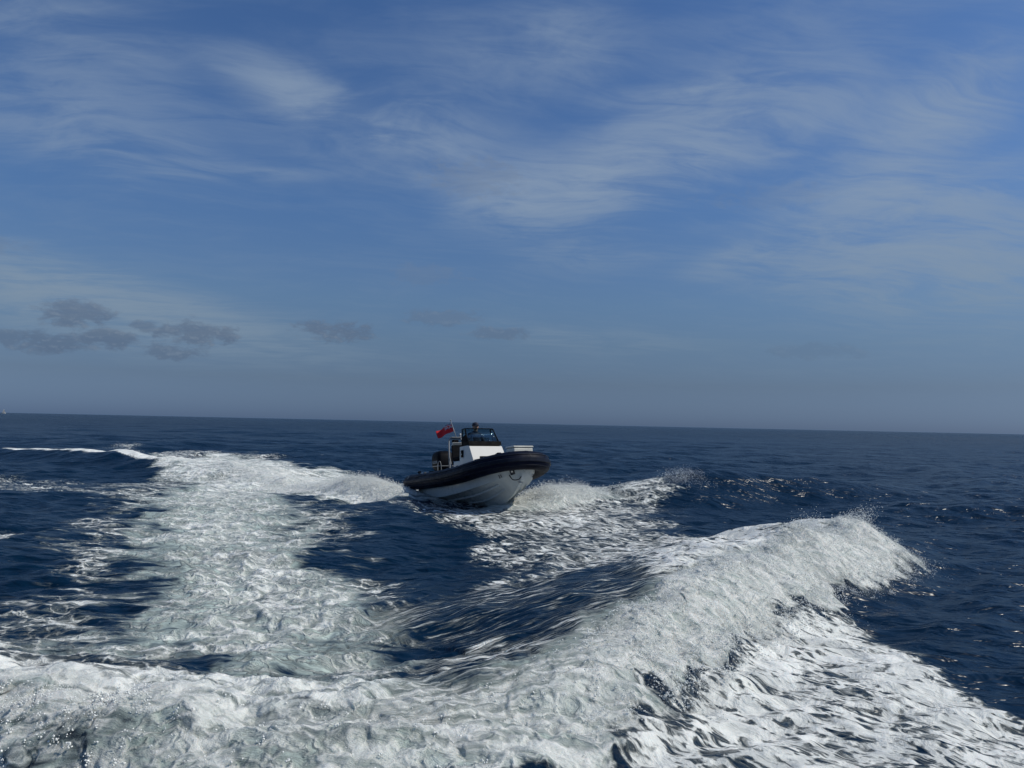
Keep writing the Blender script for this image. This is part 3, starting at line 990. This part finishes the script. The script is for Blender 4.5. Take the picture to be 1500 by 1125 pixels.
    def flank_frame(x, fr_, s):
        c = flank(x, fr_, s)
        ex = (flank(x + .06, fr_, s) - flank(x - .06, fr_, s)).normalized()
        up = (flank(x, fr_ + .2, s) - flank(x, fr_ - .2, s)).normalized()
        if s > 0:
            ex = -ex
        nn = ex.cross(up).normalized()
        up = nn.cross(ex)
        m_ = Matrix((ex, up, nn)).transposed().to_4x4()
        m_.translation = c + nn * .02
        return m_
    for s in (-1, 1):
        text_obj('bow_number', '21', .12, M['dark_letter'], hull, flank_frame(2.44, .25, s), .006)
    pl = from_bm('bow_plate', box_bm(-.06, .06, -.07, .07, -.03, .015), M['dark_letter'], hull, bevel=.012)
    pl.matrix_local = flank_frame(2.675, .30, -1)
    from_bm('bolt', tube_bm([(0, .03, .02), (0, .03, .035)], .025, 8), M['steel'], pl)
    a, c_ = flank(2.62, .1, -1), Vector((2.70, -.02, .58))
    from_bm('towing_loop', tube_bm(spline([a + Vector((.02, -.02, -.02)), a.lerp(c_, .4) + Vector((.03, -.05, -.10)), a.lerp(c_, .8) + Vector((.06, -.03, -.06)), c_ + Vector((.03, 0, .03))], 4), .013, 7), M['rope'], hull, True)
    from_bm('bow_eye', tube_bm([(2.58, -.03, .48), (2.70, -.03, .46), (2.70, .03, .46), (2.58, .03, .48)], .014, 8), M['steel'], hull, True)
    from_bm('transom', box_bm(-2.50, -2.42, -.78, .78, .24, .95), M['hull'], b, bevel=.02)
    # deck
    dk = bmesh.new()
    left, right = [], []
    for x, w, z in ((-2.41, .80, .56), (-1, .82, .56), (.5, .82, .57), (1.6, .80, .62)):
        left.append(dk.verts.new((x, -w, z)))
        right.append(dk.verts.new((x, w, z)))
    for i in range(3):
        dk.faces.new((left[i], left[i + 1], right[i + 1], right[i]))
    from_bm('deck', dk, M['deck'], b)
    # raised foredeck inside the bow with the pale cushioned locker on it
    fd = [(1.5, .76), (2.1, .68), (2.45, .56), (2.66, .36), (2.74, 0)]
    out = [(x, -y) for x, y in fd] + [(x, y) for x, y in fd[::-1][1:]]
    bm = loft([[(x, y, .93) for x, y in out], [(x, y, 1.12 + .04 * (x - 1.55)) for x, y in out]])
    from_bm('foredeck', bm, M['deck'], b, bevel=.015)
    lk = from_bm('bow_locker', box_bm(2.0, 2.45, -.06, .50, 1.162, 1.365), M['cushion'], b, bevel=.025)
    from_bm('lid', box_bm(1.985, 2.465, -.075, .515, 1.37, 1.415), M['cushion'], lk, bevel=.02)
    fc = from_bm('deck_cleat', tube_bm([(2.18, -.46, 1.19), (2.2, -.40, 1.23), (2.2, -.32, 1.23), (2.18, -.26, 1.19)], .028, 8), M['black'], b, True)
    from_bm('foot', tube_bm([(2.2, -.36, 1.12), (2.2, -.36, 1.23)], .03, 8), M['black'], fc)

    # console
    cw = .50
    outl = [(-.25, .56), (.98, .57), (.86, .98), (.42, 1.60), (.30, 1.63), (-.25, 1.63)]
    con = from_bm('console', prism_bm(outl, lambda z: -cw - .03 * (1.63 - z), lambda z: cw + .03 * (1.63 - z)), M['white'], b, bevel=.025)
    hw = from_bm('hatch', box_bm(-.10, .02, -.545, -.505, 1.32, 1.52), M['frame'], con, bevel=.01)
    from_bm('knob', tube_bm([(-.01, -.54, 1.4), (-.01, -.56, 1.4)], .02, 8), M['steel'], hw)
    from_bm('dashboard', prism_bm([(-.32, 1.40), (-.24, 1.40), (-.10, 1.66), (-.18, 1.68)], -.44, .44), M['black'], con, bevel=.01)
    # steering wheel
    wc = Vector((-.36, .0, 1.46))
    ax = Vector((-.8, 0, .6)).normalized()
    e1, e2 = Vector((0, 1, 0)), ax.cross(Vector((0, 1, 0)))
    circ = [wc + (e1 * math.cos(a) + e2 * math.sin(a)) * .18 for a in np.linspace(0, 2 * math.pi, 19)]
    sw = from_bm('steering_wheel', tube_bm(circ, .015, 7, False), M['black'], con, True)
    for a in (.5, 2.6, 4.7):
        from_bm('spoke', tube_bm([wc - ax * .03, wc + (e1 * math.cos(a) + e2 * math.sin(a)) * .18], .01, 6), M['black'], sw)
    # forward seat on the console front
    fs = from_bm('front_seat', prism_bm([(.93, .58), (1.42, .60), (1.44, .98), (1.36, 1.04), (.90, 1.06)], -.36, .36), M['black'], b, bevel=.03)
    from_bm('seat_back', prism_bm([(.885, 1.06), (.945, 1.06), (.80, 1.24), (.745, 1.22)], -.36, .36), M['black'], fs, bevel=.02)

    # wrap-round smoked windscreen in a black frame
    ws = from_bm('windscreen', prism_bm([(-.12, 1.635), (.41, 1.635), (.38, 1.745), (-.12, 1.745)], -.50, .50), M['frame'], b, bevel=.012)
    def ring_u(z, xf, yw, xb, rr=.16, n=5):
        p = [(xb, -yw, z)]
        for k in range(n + 1):
            a = R(90) * k / n
            p.append((xf - rr + rr * math.sin(a), -yw + rr - rr * math.cos(a), z))
        return p + [(x, -y, z_) for x, y, z_ in p[::-1]]
    lo = ring_u(1.745, .36, .49, -.10)
    hi = ring_u(2.13, .08, .44, -.20, .14)
    nlo = len(lo)
    def pane(i0, i1, nm):
        A, B = [Vector(q) for q in lo[i0:i1]], [Vector(q) for q in hi[i0:i1]]
        bm = bmesh.new()
        va, vb = [bm.verts.new(q) for q in A], [bm.verts.new(q) for q in B]
        for k in range(len(A) - 1):
            bm.faces.new((va[k], va[k + 1], vb[k + 1], vb[k]))
        o = from_bm(nm, bm, M['glass'], ws, True)
        sm = o.modifiers.new('thick', 'SOLIDIFY')
        sm.thickness = .006
        return o
    pane(0, 3, 'pane')
    pane(2, nlo - 2, 'pane')
    pane(nlo - 3, nlo, 'pane')
    from_bm('top_rail', tube_bm(hi, .012, 6), M['frame'], ws, True)
    for k, rd in ((2, .024), (nlo - 3, .024), (0, .018), (nlo - 1, .018)):
        from_bm('frame_post', tube_bm([lo[k], hi[k]], rd, 6), M['frame'], ws, True)
    sd_ = [Vector(lo[0]), Vector(lo[2]), Vector(hi[2]) * .55 + Vector(lo[2]) * .45, Vector(hi[0]) * .35 + Vector(lo[0]) * .65]
    for s in (-1, 1):
        bm = bmesh.new()
        q = [bm.verts.new((v.x, -s * v.y - .0 if False else (v.y * (1 if s < 0 else -1)) * 1.012, v.z)) for v in sd_]
        bm.faces.new(q)
        o = from_bm('side_cover', bm, M['frame'], ws)
        sm = o.modifiers.new('thick', 'SOLIDIFY')
        sm.thickness = .008

    # helm seat
    se = from_bm('helm_seat', box_bm(-1.28, -.82, -.34, .34, .57, 1.18), M['white'], b, bevel=.03)
    from_bm('cushion', box_bm(-1.30, -.78, -.36, .36, 1.185, 1.31), M['black'], se, bevel=.04)
    from_bm('backrest', prism_bm([(-1.34, 1.20), (-1.24, 1.20), (-1.30, 1.66), (-1.40, 1.64)], -.36, .36), M['black'], se, bevel=.04)
    from_bm('back_panel', prism_bm([(-1.30, 1.67), (-1.40, 1.65), (-1.31, 1.75), (-1.26, 1.74)], -.36, .30), M['cushion'], se, bevel=.01)
    # rear bench in front of the engine
    from_bm('rear_bench', prism_bm([(-2.30, .57), (-1.90, .57), (-1.88, .92), (-1.92, .98), (-2.28, .98)], -.6, .6), M['black'], b, bevel=.03)

    # arch over the stern: two raked legs, top bar, lamp
    ar = from_bm('stern_arch', tube_bm(spline([(-2.10, -.27, .7), (-2.2, -.25, 1.5), (-2.28, -.22, 1.95), (-2.29, -.14, 2.05), (-2.29, .14, 2.05), (-2.28, .22, 1.95), (-2.2, .25, 1.5), (-2.10, .27, .7)], 4), .026, 8), M['alu'], b, True)
    from_bm('top_shelf', box_bm(-2.38, -2.20, -.16, .20, 2.077, 2.10), M['alu'], ar, bevel=.005)
    lm = from_bm('lamp', tube_bm([(-2.29, .16, 2.10), (-2.29, .16, 2.17)], .035, 10), M['alu'], ar)
    from_bm('lens', tube_bm([(-2.29, .16, 2.172), (-2.29, .16, 2.215)], .032, 10), M['white'], lm)
    from_bm('radar_box', box_bm(-2.37, -2.21, -.10, .08, 1.90, 2.02), M['black'], ar, bevel=.02)
    from_bm('brace', tube_bm([(-2.22, -.25, 1.55), (-1.90, -.26, .98)], .016, 7), M['alu'], ar)

    # outboard engine
    om = bpy.data.objects.new('outboard_engine', None)
    COL.objects.link(om)
    om.parent = b
    def rr(x0, x1, hw_, z, c=.09, n=4):
        pts = []
        for cx, cy, a0 in ((x1 - c, hw_ - c, 0), (x0 + c, hw_ - c, 90), (x0 + c, -hw_ + c, 180), (x1 - c, -hw_ + c, 270)):
            for k in range(n + 1):
                a = R(a0 + 90 * k / n)
                pts.append((cx + c * math.cos(a), cy + c * math.sin(a), z))
        return pts
    rings = [rr(-3.22, -2.68, .20, .98), rr(-3.30, -2.64, .25, 1.08), rr(-3.33, -2.64, .26, 1.25), rr(-3.32, -2.66, .255, 1.42), rr(-3.27, -2.70, .235, 1.52), rr(-3.20, -2.76, .19, 1.575), rr(-3.08, -2.86, .12, 1.595, .08)]
    cw_ = from_bm('cowl', loft(rings), M['cowl'], om, True)
    from_bm('trim_band', loft([rr(-3.325, -2.635, .257, 1.10), rr(-3.34, -2.632, .266, 1.125)]), M['alu'], cw_)
    for s in (-1, 1):
        ex = Vector((1, 0, 0)) if s < 0 else Vector((-1, 0, 0))
        mw = Matrix((ex, Vector((0, 0, 1)), Vector((0, s, 0)))).transposed().to_4x4()
        mw.translation = (-2.99, s * .262, 1.235)
        text_obj('cowl_lettering', 'SUZUKI', .115, M['letter'], cw_, mw)
    from_bm('midsection', loft([rr(-3.10, -2.74, .12, .97), rr(-3.06, -2.76, .09, .6), rr(-3.02, -2.76, .07, .2), rr(-3.0, -2.76, .06, -.1)]), M['cowl'], om, True)
    from_bm('clamp_bracket', box_bm(-2.76, -2.56, -.17, .17, .55, .975), M['black'], om, bevel=.02)
    from_bm('cavitation_plate', box_bm(-3.25, -2.72, -.14, .14, -.13, -.105), M['cowl'], om, bevel=.005)
    from_bm('gearcase', tube_bm([(-2.68, 0, -.3), (-2.75, 0, -.3), (-2.95, 0, -.3), (-3.12, 0, -.3), (-3.22, 0, -.3)], [.01, .05, .07, .06, .035], 10), M['cowl'], om, True)
    from_bm('skeg', prism_bm([(-3.0, -.05), (-2.8, -.05), (-2.85, -.35), (-2.98, -.55), (-3.05, -.5)], -.02, .02), M['cowl'], om)
    pr = from_bm('propeller', tube_bm([(-3.22, 0, -.3), (-3.34, 0, -.3)], .045, 10), M['steel'], om)
    for k in range(3):
        a = R(120 * k)
        r1, t1 = Vector((0, math.cos(a), math.sin(a))), Vector((0, -math.sin(a), math.cos(a)))
        c0 = Vector((-3.28, 0, -.3))
        bm = loft([[c0 + r1 * .04 - t1 * .05 + Vector((.03, 0, 0)), c0 + r1 * .04 + t1 * .05 - Vector((.03, 0, 0)), c0 + r1 * .04 + t1 * .05 - Vector((.04, 0, 0))],
                   [c0 + r1 * .18 - t1 * .06 + Vector((.05, 0, 0)), c0 + r1 * .18 + t1 * .06 - Vector((.04, 0, 0)), c0 + r1 * .18 + t1 * .06 - Vector((.05, 0, 0))]])
        from_bm('blade', bm, M['steel'], pr)
    con.location = ws.location = (.20, 0, -.06)
    fs.location = (.22, 0, 0)
    se.location = (.28, .04, .03)
    ar.location = (.60, .06, -.10)
    om.location = (.36, 0, .04)
    # boarding rail beside the engine
    from_bm('boarding_rail', tube_bm(spline([(-2.0, -.42, .93), (-2.02, -.40, 1.2), (-2.0, -.36, 1.28), (-1.98, -.32, 1.2), (-1.98, -.30, .93)], 4), .012, 7), M['alu'], b, True)
    return b


boat = build_boat()


def build_ensign():
    root = bpy.data.objects.new('ensign', None)
    COL.objects.link(root)
    mw = BOAT.copy()
    mw.translation = BOAT @ Vector((-1.72, .10, 2.0))
    root.matrix_world = mw
    tag(root, 'small red flag with blue and white corner streaming from the boat stern staff', 'flag')
    a, t = Vector((0, 0, 0)), Vector((-.30, -.05, .54))
    from_bm('flagstaff', tube_bm([a, t], .013, 8), M['alu'], root, True)
    from_bm('finial', tube_bm([t, t + Vector((-.005, 0, .02)), t + Vector((-.012, 0, .04))], [.02, .024, .008], 8), M['alu'], root, True)
    nu, nv = 40, 20
    ax = (t - a).normalized()
    fly = Vector((-.72, -.66, -.10)).normalized()
    side = fly.cross(ax).normalized()
    vs, uv, fs = [], [], []
    L, Hh = .58, .30
    p0 = a + ax * .235
    for i in range(nu + 1):
        u = i / nu
        for j in range(nv + 1):
            v = j / nv
            q = p0 + ax * (v * Hh * (1 - .10 * u)) + fly * (u * L * .94)
            wv = math.sin(u * 9.5 + v * 1.5) * .035 * u ** .6 + math.sin(u * 4.2 - v * 2.2 + 1) * .03 * u
            q = q + side * wv + Vector((0, 0, 1)) * (-.13 * u + .035 * math.sin(u * 5 + .6) * u)
            vs.append(q)
            uv.append((u, v, 0))
            if i < nu and j < nv:
                k = i * (nv + 1) + j
                fs.append((k, k + 1, k + nv + 2, k + nv + 1))
    me = bpy.data.meshes.new('flag_cloth')
    me.from_pydata(vs, [], fs)
    at = me.attributes.new('cloth', 'FLOAT_VECTOR', 'POINT')
    at.data.foreach_set('vector', np.array(uv, np.float32).ravel())
    o = link('flag_cloth', me, flag_material(), root, True)
    sm = o.modifiers.new('thick', 'SOLIDIFY')
    sm.thickness = .002
    return root


build_ensign()


# ------------------------------------------------------------------ the helmsman
def skin_mesh(joints, bones, root, sub=2):
    me = bpy.data.meshes.new('tmp')
    names = list(joints)
    me.from_pydata([joints[n][0] for n in names], [(names.index(a), names.index(b_)) for a, b_ in bones], [])
    o = bpy.data.objects.new('tmp', me)
    COL.objects.link(o)
    o.modifiers.new('skin', 'SKIN').use_smooth_shade = True
    sv = me.skin_vertices[0].data
    for i, n in enumerate(names):
        r = joints[n][1]
        sv[i].radius = (r, r) if not isinstance(r, tuple) else r
        sv[i].use_root = n == root
    s = o.modifiers.new('sub', 'SUBSURF')
    s.levels = s.render_levels = sub
    dg = bpy.context.evaluated_depsgraph_get()
    out = bpy.data.meshes.new_from_object(o.evaluated_get(dg))
    bpy.data.objects.remove(o)
    return out


def build_person():
    root = bpy.data.objects.new('person', None)
    COL.objects.link(root)
    mw = BOAT.copy()
    mw.translation = BOAT @ Vector((-.40, 0.12, .575))
    root.matrix_world = mw
    tag(root, 'person in dark navy jacket and cap standing at the helm behind the windscreen', 'person')
    J = dict(pel=((0, 0, .90), (.15, .12)), wai=((.02, 0, 1.05), (.15, .115)), che=((.05, 0, 1.25), (.175, .125)), sho=((.06, 0, 1.38), (.13, .10)), nec=((.075, 0, 1.46), .056), hd0=((.09, 0, 1.53), .062),
             hd1=((.10, 0, 1.60), .088), hd2=((.095, 0, 1.68), .082))
    B = [('pel', 'wai'), ('wai', 'che'), ('che', 'sho'), ('sho', 'nec'), ('nec', 'hd0'), ('hd0', 'hd1'), ('hd1', 'hd2')]
    for s, n in ((1, 'l'), (-1, 'r')):
        hx, hz = (.33, 1.02) if n == 'l' else (.33, 1.06)
        J.update({n + 's': ((.06, s * .19, 1.37), .068), n + 'e': ((.10, s * .27, 1.12), .05), n + 'm': ((.22, s * .22, 1.06), .043), n + 'w': ((hx, s * .155, hz), .032), n + 'p': ((hx + .055, s * .145, hz + .015), (.036, .02)),
                  n + 'h': ((0, s * .10, .84), .092), n + 'k': ((.05, s * .14, .47), .066), n + 'c': ((.01, s * .145, .30), .058), n + 'a': ((-.02, s * .15, .09), .046), n + 'f': ((.12, s * .17, .04), .042)})
        B += [('sho', n + 's'), (n + 's', n + 'e'), (n + 'e', n + 'm'), (n + 'm', n + 'w'), (n + 'w', n + 'p'), ('pel', n + 'h'), (n + 'h', n + 'k'), (n + 'k', n + 'c'), (n + 'c', n + 'a'), (n + 'a', n + 'f')]
        for f in range(4):
            y = s * (.145 + .022 * (f - 1.5))
            ln = (.026, .030, .028, .022)[f]
            J[n + 'p%da' % f] = ((hx + .085, y, hz + .022), .0092)
            J[n + 'p%db' % f] = ((hx + .085 + ln, y, hz + .008), .0085)
            J[n + 'p%dc' % f] = ((hx + .085 + ln * .8, y, hz - .022), .008)
            B += [(n + 'p', n + 'p%da' % f), (n + 'p%da' % f, n + 'p%db' % f), (n + 'p%db' % f, n + 'p%dc' % f)]
        J[n + 't1'] = ((hx + .055, s * .10, hz - .008), .0105)
        J[n + 't2'] = ((hx + .085, s * .095, hz - .022), .0095)
        B += [(n + 'p', n + 't1'), (n + 't1', n + 't2')]
    me = skin_mesh(J, B, 'pel')
    bm = bmesh.new()
    bm.from_mesh(me)
    for f in bm.faces:
        c = f.calc_center_median()
        hand = c.x > .325 and .9 < c.z < 1.2
        f.material_index = 1 if (c.z > 1.47 or hand) else (2 if c.z < .90 else 0)
        f.smooth = True
    # face: nose, brow, chin, ears and eyes grown into the same mesh
    def ball(p, r, sc, mi):
        g_ = bmesh.ops.create_icosphere(bm, subdivisions=2, radius=r)
        for v in g_['verts']:
            v.co = Vector((v.co.x * sc[0], v.co.y * sc[1], v.co.z * sc[2])) + Vector(p)
            for f in v.link_faces:
                f.material_index = mi
                f.smooth = True
    ball((.190, 0, 1.595), .018, (1, .75, 1.4), 1)
    ball((.155, 0, 1.535), .03, (1, 1, .7), 1)
    for s in (-1, 1):
        ball((.172, s * .032, 1.622), .011, (1, 1.1, .8), 3)
        ball((.09, s * .088, 1.60), .022, (.6, .4, 1.2), 1)
    ball((.178, 0, 1.562), .014, (.5, 1.5, .35), 3)
    m2 = bpy.data.meshes.new('body')
    bm.to_mesh(m2)
    bm.free()
    body = link('body', m2, None, root)
    for q in ('navy', 'skin', 'dark', 'frame'):
        m2.materials.append(M[q])
    # cap with peak, and collar
    rings = []
    for z, r in ((1.632, .098), (1.66, .101), (1.70, .092), (1.73, .066), (1.742, .02)):
        rings.append([(.092 + r * 1.06 * math.cos(a), r * .95 * math.sin(a), z) for a in np.linspace(0, 2 * math.pi, 17)[:-1]])
    cap_ = from_bm('cap', loft(rings), M['navy'], root, True)
    pk = [[(.17, y, 1.650 - abs(y) * .15) for y in np.linspace(-.075, .075, 7)], [(.262 - 7 * y * y, y, 1.634 - abs(y) * .2) for y in np.linspace(-.07, .07, 7)]]
    bm = loft([list(a) for a in pk], False)
    pko = from_bm('peak', bm, M['navy'], cap_)
    sm = pko.modifiers.new('thick', 'SOLIDIFY')
    sm.thickness = .008
    from_bm('collar', tube_bm([(.07 + .075 * math.cos(a), .075 * math.sin(a), 1.452) for a in np.linspace(0, 2 * math.pi, 17)], .026, 8, False), M['navy'], root, True)
    return root


build_person()


# ------------------------------------------------------------------ far sailing boat on the horizon
def build_sail():
    root = bpy.data.objects.new('sailing_boat', None)
    COL.objects.link(root)
    root.location = (-1215.0, 1800.0, 0)
    root.rotation_euler = (0, 0, R(20))
    tag(root, 'tiny white sailing boat on the horizon at far left', 'sailing boat')
    hs = [[(x, -w, 1.0), (x, -w * .8, .2), (x, 0, -.3), (x, w * .8, .2), (x, w, 1.0)] for x, w in ((-4, .9), (-2, 1.3), (0, 1.4), (2.5, .9), (4.4, .05))]
    from_bm('hull', loft(hs), M['white'], root, True)
    from_bm('mast', tube_bm([(.6, 0, .9), (.6, 0, 11.0)], .09, 8), M['alu'], root)
    from_bm('boom', tube_bm([(.5, 0, 1.9), (-3.4, .3, 1.9)], .07, 8), M['alu'], root)
    for nm, tri in (('main_sail', ((.45, 0, 2.0), (-3.3, .35, 2.0), (.5, 0, 10.8))), ('jib', ((4.2, 0, 1.2), (.9, .4, 1.5), (.7, 0, 9.6)))):
        A, B_, C_ = (Vector(q) for q in tri)
        rows = []
        for i in range(9):
            t = i / 8
            p, q = A.lerp(C_, t), B_.lerp(C_, t)
            rows.append([p.lerp(q, k / 6) + Vector((0, .35 * math.sin(math.pi * k / 6) * (1 - t), 0)) for k in range(7)])
        bm = loft(rows[:-1], False)
        o = from_bm(nm, bm, M['white'], root, True)
        sm = o.modifiers.new('thick', 'SOLIDIFY')
        sm.thickness = .03


build_sail()


# ------------------------------------------------------------------ spray: drops and shreds of water in the air
def spray_material():
    m = bpy.data.materials.new('spray_water')
    m.use_nodes = True
    g = NT(m.node_tree)
    b = g.n['Principled BSDF']
    n = g.noise(g.new('ShaderNodeNewGeometry').outputs['Position'], 9.0, 3)
    g.put(b.inputs['Base Color'], g.mix(n, (0.66, 0.69, 0.67), (0.86, 0.87, 0.84)))
    b.inputs['Roughness'].default_value = 0.35
    return m


SPRAY = spray_material()


def spray(name, label, pts, rad):
    me = bpy.data.meshes.new(name)
    me.vertices.add(len(pts))
    me.vertices.foreach_set('co', np.asarray(pts, np.float32).ravel())
    at = me.attributes.new('rad', 'FLOAT', 'POINT')
    at.data.foreach_set('value', np.asarray(rad, np.float32))
    o = bpy.data.objects.new(name, me)
    COL.objects.link(o)
    me.materials.append(SPRAY)
    ng = bpy.data.node_groups.new(name, 'GeometryNodeTree')
    ng.interface.new_socket('Geometry', in_out='INPUT', socket_type='NodeSocketGeometry')
    ng.interface.new_socket('Geometry', in_out='OUTPUT', socket_type='NodeSocketGeometry')
    N, L = ng.nodes, ng.links
    gi, go = N.new('NodeGroupInput'), N.new('NodeGroupOutput')
    ico = N.new('GeometryNodeMeshIcoSphere')
    ico.inputs['Radius'].default_value = 1.0
    ico.inputs['Subdivisions'].default_value = 1
    sm = N.new('GeometryNodeSetMaterial')
    sm.inputs['Material'].default_value = SPRAY
    ip = N.new('GeometryNodeInstanceOnPoints')
    na = N.new('GeometryNodeInputNamedAttribute')
    na.data_type = 'FLOAT'
    na.inputs['Name'].default_value = 'rad'
    rv = N.new('FunctionNodeRandomValue')
    rv.data_type = 'FLOAT_VECTOR'
    rv.inputs[1].default_value = (6.28, 6.28, 6.28)
    sv = N.new('FunctionNodeRandomValue')
    sv.data_type = 'FLOAT_VECTOR'
    sv.inputs[0].default_value = (0.6, 0.6, 0.6)
    sv.inputs[1].default_value = (1.5, 1.5, 1.5)
    vm = N.new('ShaderNodeVectorMath')
    vm.operation = 'SCALE'
    L.new(sv.outputs[0], vm.inputs[0])
    L.new(na.outputs['Attribute'], vm.inputs['Scale'])
    L.new(ico.outputs['Mesh'], sm.inputs['Geometry'])
    L.new(gi.outputs[0], ip.inputs['Points'])
    L.new(sm.outputs[0], ip.inputs['Instance'])
    L.new(rv.outputs[0], ip.inputs['Rotation'])
    L.new(vm.outputs[0], ip.inputs['Scale'])
    L.new(ip.outputs[0], go.inputs[0])
    md = o.modifiers.new('drops', 'NODES')
    md.node_group = ng
    tag(o, label, 'spray', kind='stuff')
    return o


RS = np.random.RandomState(21)


def along(pts, t):
    """points on a crest line by fraction of its length, with right-hand normal and carried values"""
    P = np.array(pts, float)
    seg = np.hypot(np.diff(P[:, 0]), np.diff(P[:, 1]))
    cum = np.concatenate([[0], np.cumsum(seg)])
    s = t * cum[-1]
    out = np.stack([np.interp(s, cum, P[:, i]) for i in range(P.shape[1])], 1)
    k = np.clip(np.searchsorted(cum, s) - 1, 0, len(seg) - 1)
    tx, ty = np.diff(P[:, 0])[k] / seg[k], np.diff(P[:, 1])[k] / seg[k]
    return out, np.stack([ty, -tx], 1), np.stack([tx, ty], 1)


def throw(n_cl, per, start, vel_mean, vel_sd, tmax, r0, r1, spread=0.03):
    """shreds of spray: each start throws a string of drops along one ballistic path"""
    P, Rd = [], []
    for i in range(n_cl):
        v = vel_mean[i] + RS.normal(0, 1, 3) * vel_sd
        t = RS.rand(per) ** 0.8 * tmax * RS.uniform(.4, 1.0)
        p = start[i][None] + v[None] * t[:, None]
        p[:, 2] -= 4.9 * t * t
        p += RS.normal(0, 1, (per, 3)) * (spread * (0.3 + 2.2 * t / tmax))[:, None]
        P.append(p)
        Rd.append(r0 * (r1 / r0) ** RS.rand(per) * (1 - .4 * t / tmax))
    return np.concatenate(P), np.concatenate(Rd)


def above(P, Rd, lift=0.0):
    z = sea_fields(P[:, 0], P[:, 1], np.full(len(P), .05, np.float32))[0]
    k = P[:, 2] > z + lift
    return P[k], Rd[k]


def surf(x, y):
    return sea_fields(np.asarray(x, np.float32), np.asarray(y, np.float32), np.full(len(x), .05, np.float32))[0]


def build_spray():
    # off the breaking stern wave
    n = 2600
    t = RS.rand(n) ** .8
    A, nr, tg = along(STERN[1:-1], t)
    d = RS.uniform(-.15, .95, n)
    st_ = np.stack([A[:, 0] + nr[:, 0] * d * A[:, 4], A[:, 1] + nr[:, 1] * d * A[:, 4]], 1)
    F = sea_fields(st_[:, 0], st_[:, 1], np.full(n, .03, np.float32))
    start = np.column_stack([st_, F[0]])
    sp_ = RS.uniform(.25, 1.0, n) * np.where(F[3] > .5, 1.0, .01)
    vm = np.column_stack([nr * (sp_ * .7)[:, None], sp_ * 1.25 * np.where(d < .35, 1.0, .75)])
    P, Rd = throw(n, 18, start, vm, .20, .24, .0015, .0085, .016)
    P, Rd = above(P, Rd)
    n3 = 620
    A, nr, tg = along(STERN[6:-2], RS.rand(n3) ** .6)
    w = RS.normal(0, .12, n3)
    st_ = np.stack([A[:, 0] + nr[:, 0] * w, A[:, 1] + nr[:, 1] * w], 1)
    start = np.column_stack([st_, surf(st_[:, 0], st_[:, 1]) - .02])
    q = RS.gamma(1.5, .48, n3)
    vm = np.column_stack([nr * (q * .9)[:, None] + tg * (q * .2)[:, None], q * 1.05])
    Q, Qd = above(*throw(n3, 46, start, vm, .14, .28, .0013, .0095, .022))
    n4 = 380                                      # splashes where the front of the wave lands
    A, nr, tg = along(STERN[6:-2], RS.rand(n4))
    w = RS.normal(.95, .12, n4) * A[:, 4]
    st_ = np.stack([A[:, 0] + nr[:, 0] * w, A[:, 1] + nr[:, 1] * w], 1)
    start = np.column_stack([st_, surf(st_[:, 0], st_[:, 1])])
    q = RS.gamma(2.0, .3, n4)
    vm = np.column_stack([nr * (q * 1.2)[:, None], q * 1.0])
    Q2, Qd2 = above(*throw(n4, 32, start, vm, .16, .24, .0018, .0095, .022))
    P, Rd = np.concatenate([P, Q, Q2]), np.concatenate([Rd, Qd, Qd2])
    spray('wave_spray', 'white drops and foam crumbs flung off the breaking wake wave', P, Rd)

    # plume thrown up at the left of the boat
    def plume(name, label, line, lo, hi, n, per, out_v, up_v, tmax, r0, r1, skew=0):
        u_ = RS.rand(n)
        t = lo + (hi - lo) * u_
        A, nr, tg = along(line, t)
        w = RS.normal(0, .35, n)
        st_ = np.stack([A[:, 0] + nr[:, 0] * w, A[:, 1] + nr[:, 1] * w], 1)
        start = np.column_stack([st_, surf(st_[:, 0], st_[:, 1]) - .05])
        q = RS.uniform(.35, 1.0, n)
        env = np.sin(np.pi * np.clip(u_, .02, .98)) ** .4 * (np.clip(u_, .05, 1) ** (skew / 2) if skew > 0 else np.clip(1 - u_, .05, 1) ** (-skew / 2))
        vm = np.column_stack([nr * (q * out_v)[:, None] - tg * (q * .5)[:, None], q * up_v * env])
        P, Rd = throw(n, per, start, vm, .35, tmax, r0, r1, .05)
        P, Rd = above(P, Rd)
        spray(name, label, P, Rd)
    plume('bow_spray', 'white plume of spray flung up beside the boat stern on the left', RIBL, .30, .98, 4200, 22, .7, 2.5, .50, .0035, .013, 2.2)
    plume('bow_spray', 'white spray bursting from under the boat bow on the right', RIBR, .0, .85, 2600, 22, .4, 2.5, .46, .0035, .013, -1.6)
    plume('crest_spray', 'fine spray blown off the crest of the dark swell right of the boat', SWELL, .10, .20, 260, 18, -.2, 2.4, .5, .003, .009, 0)


build_spray()
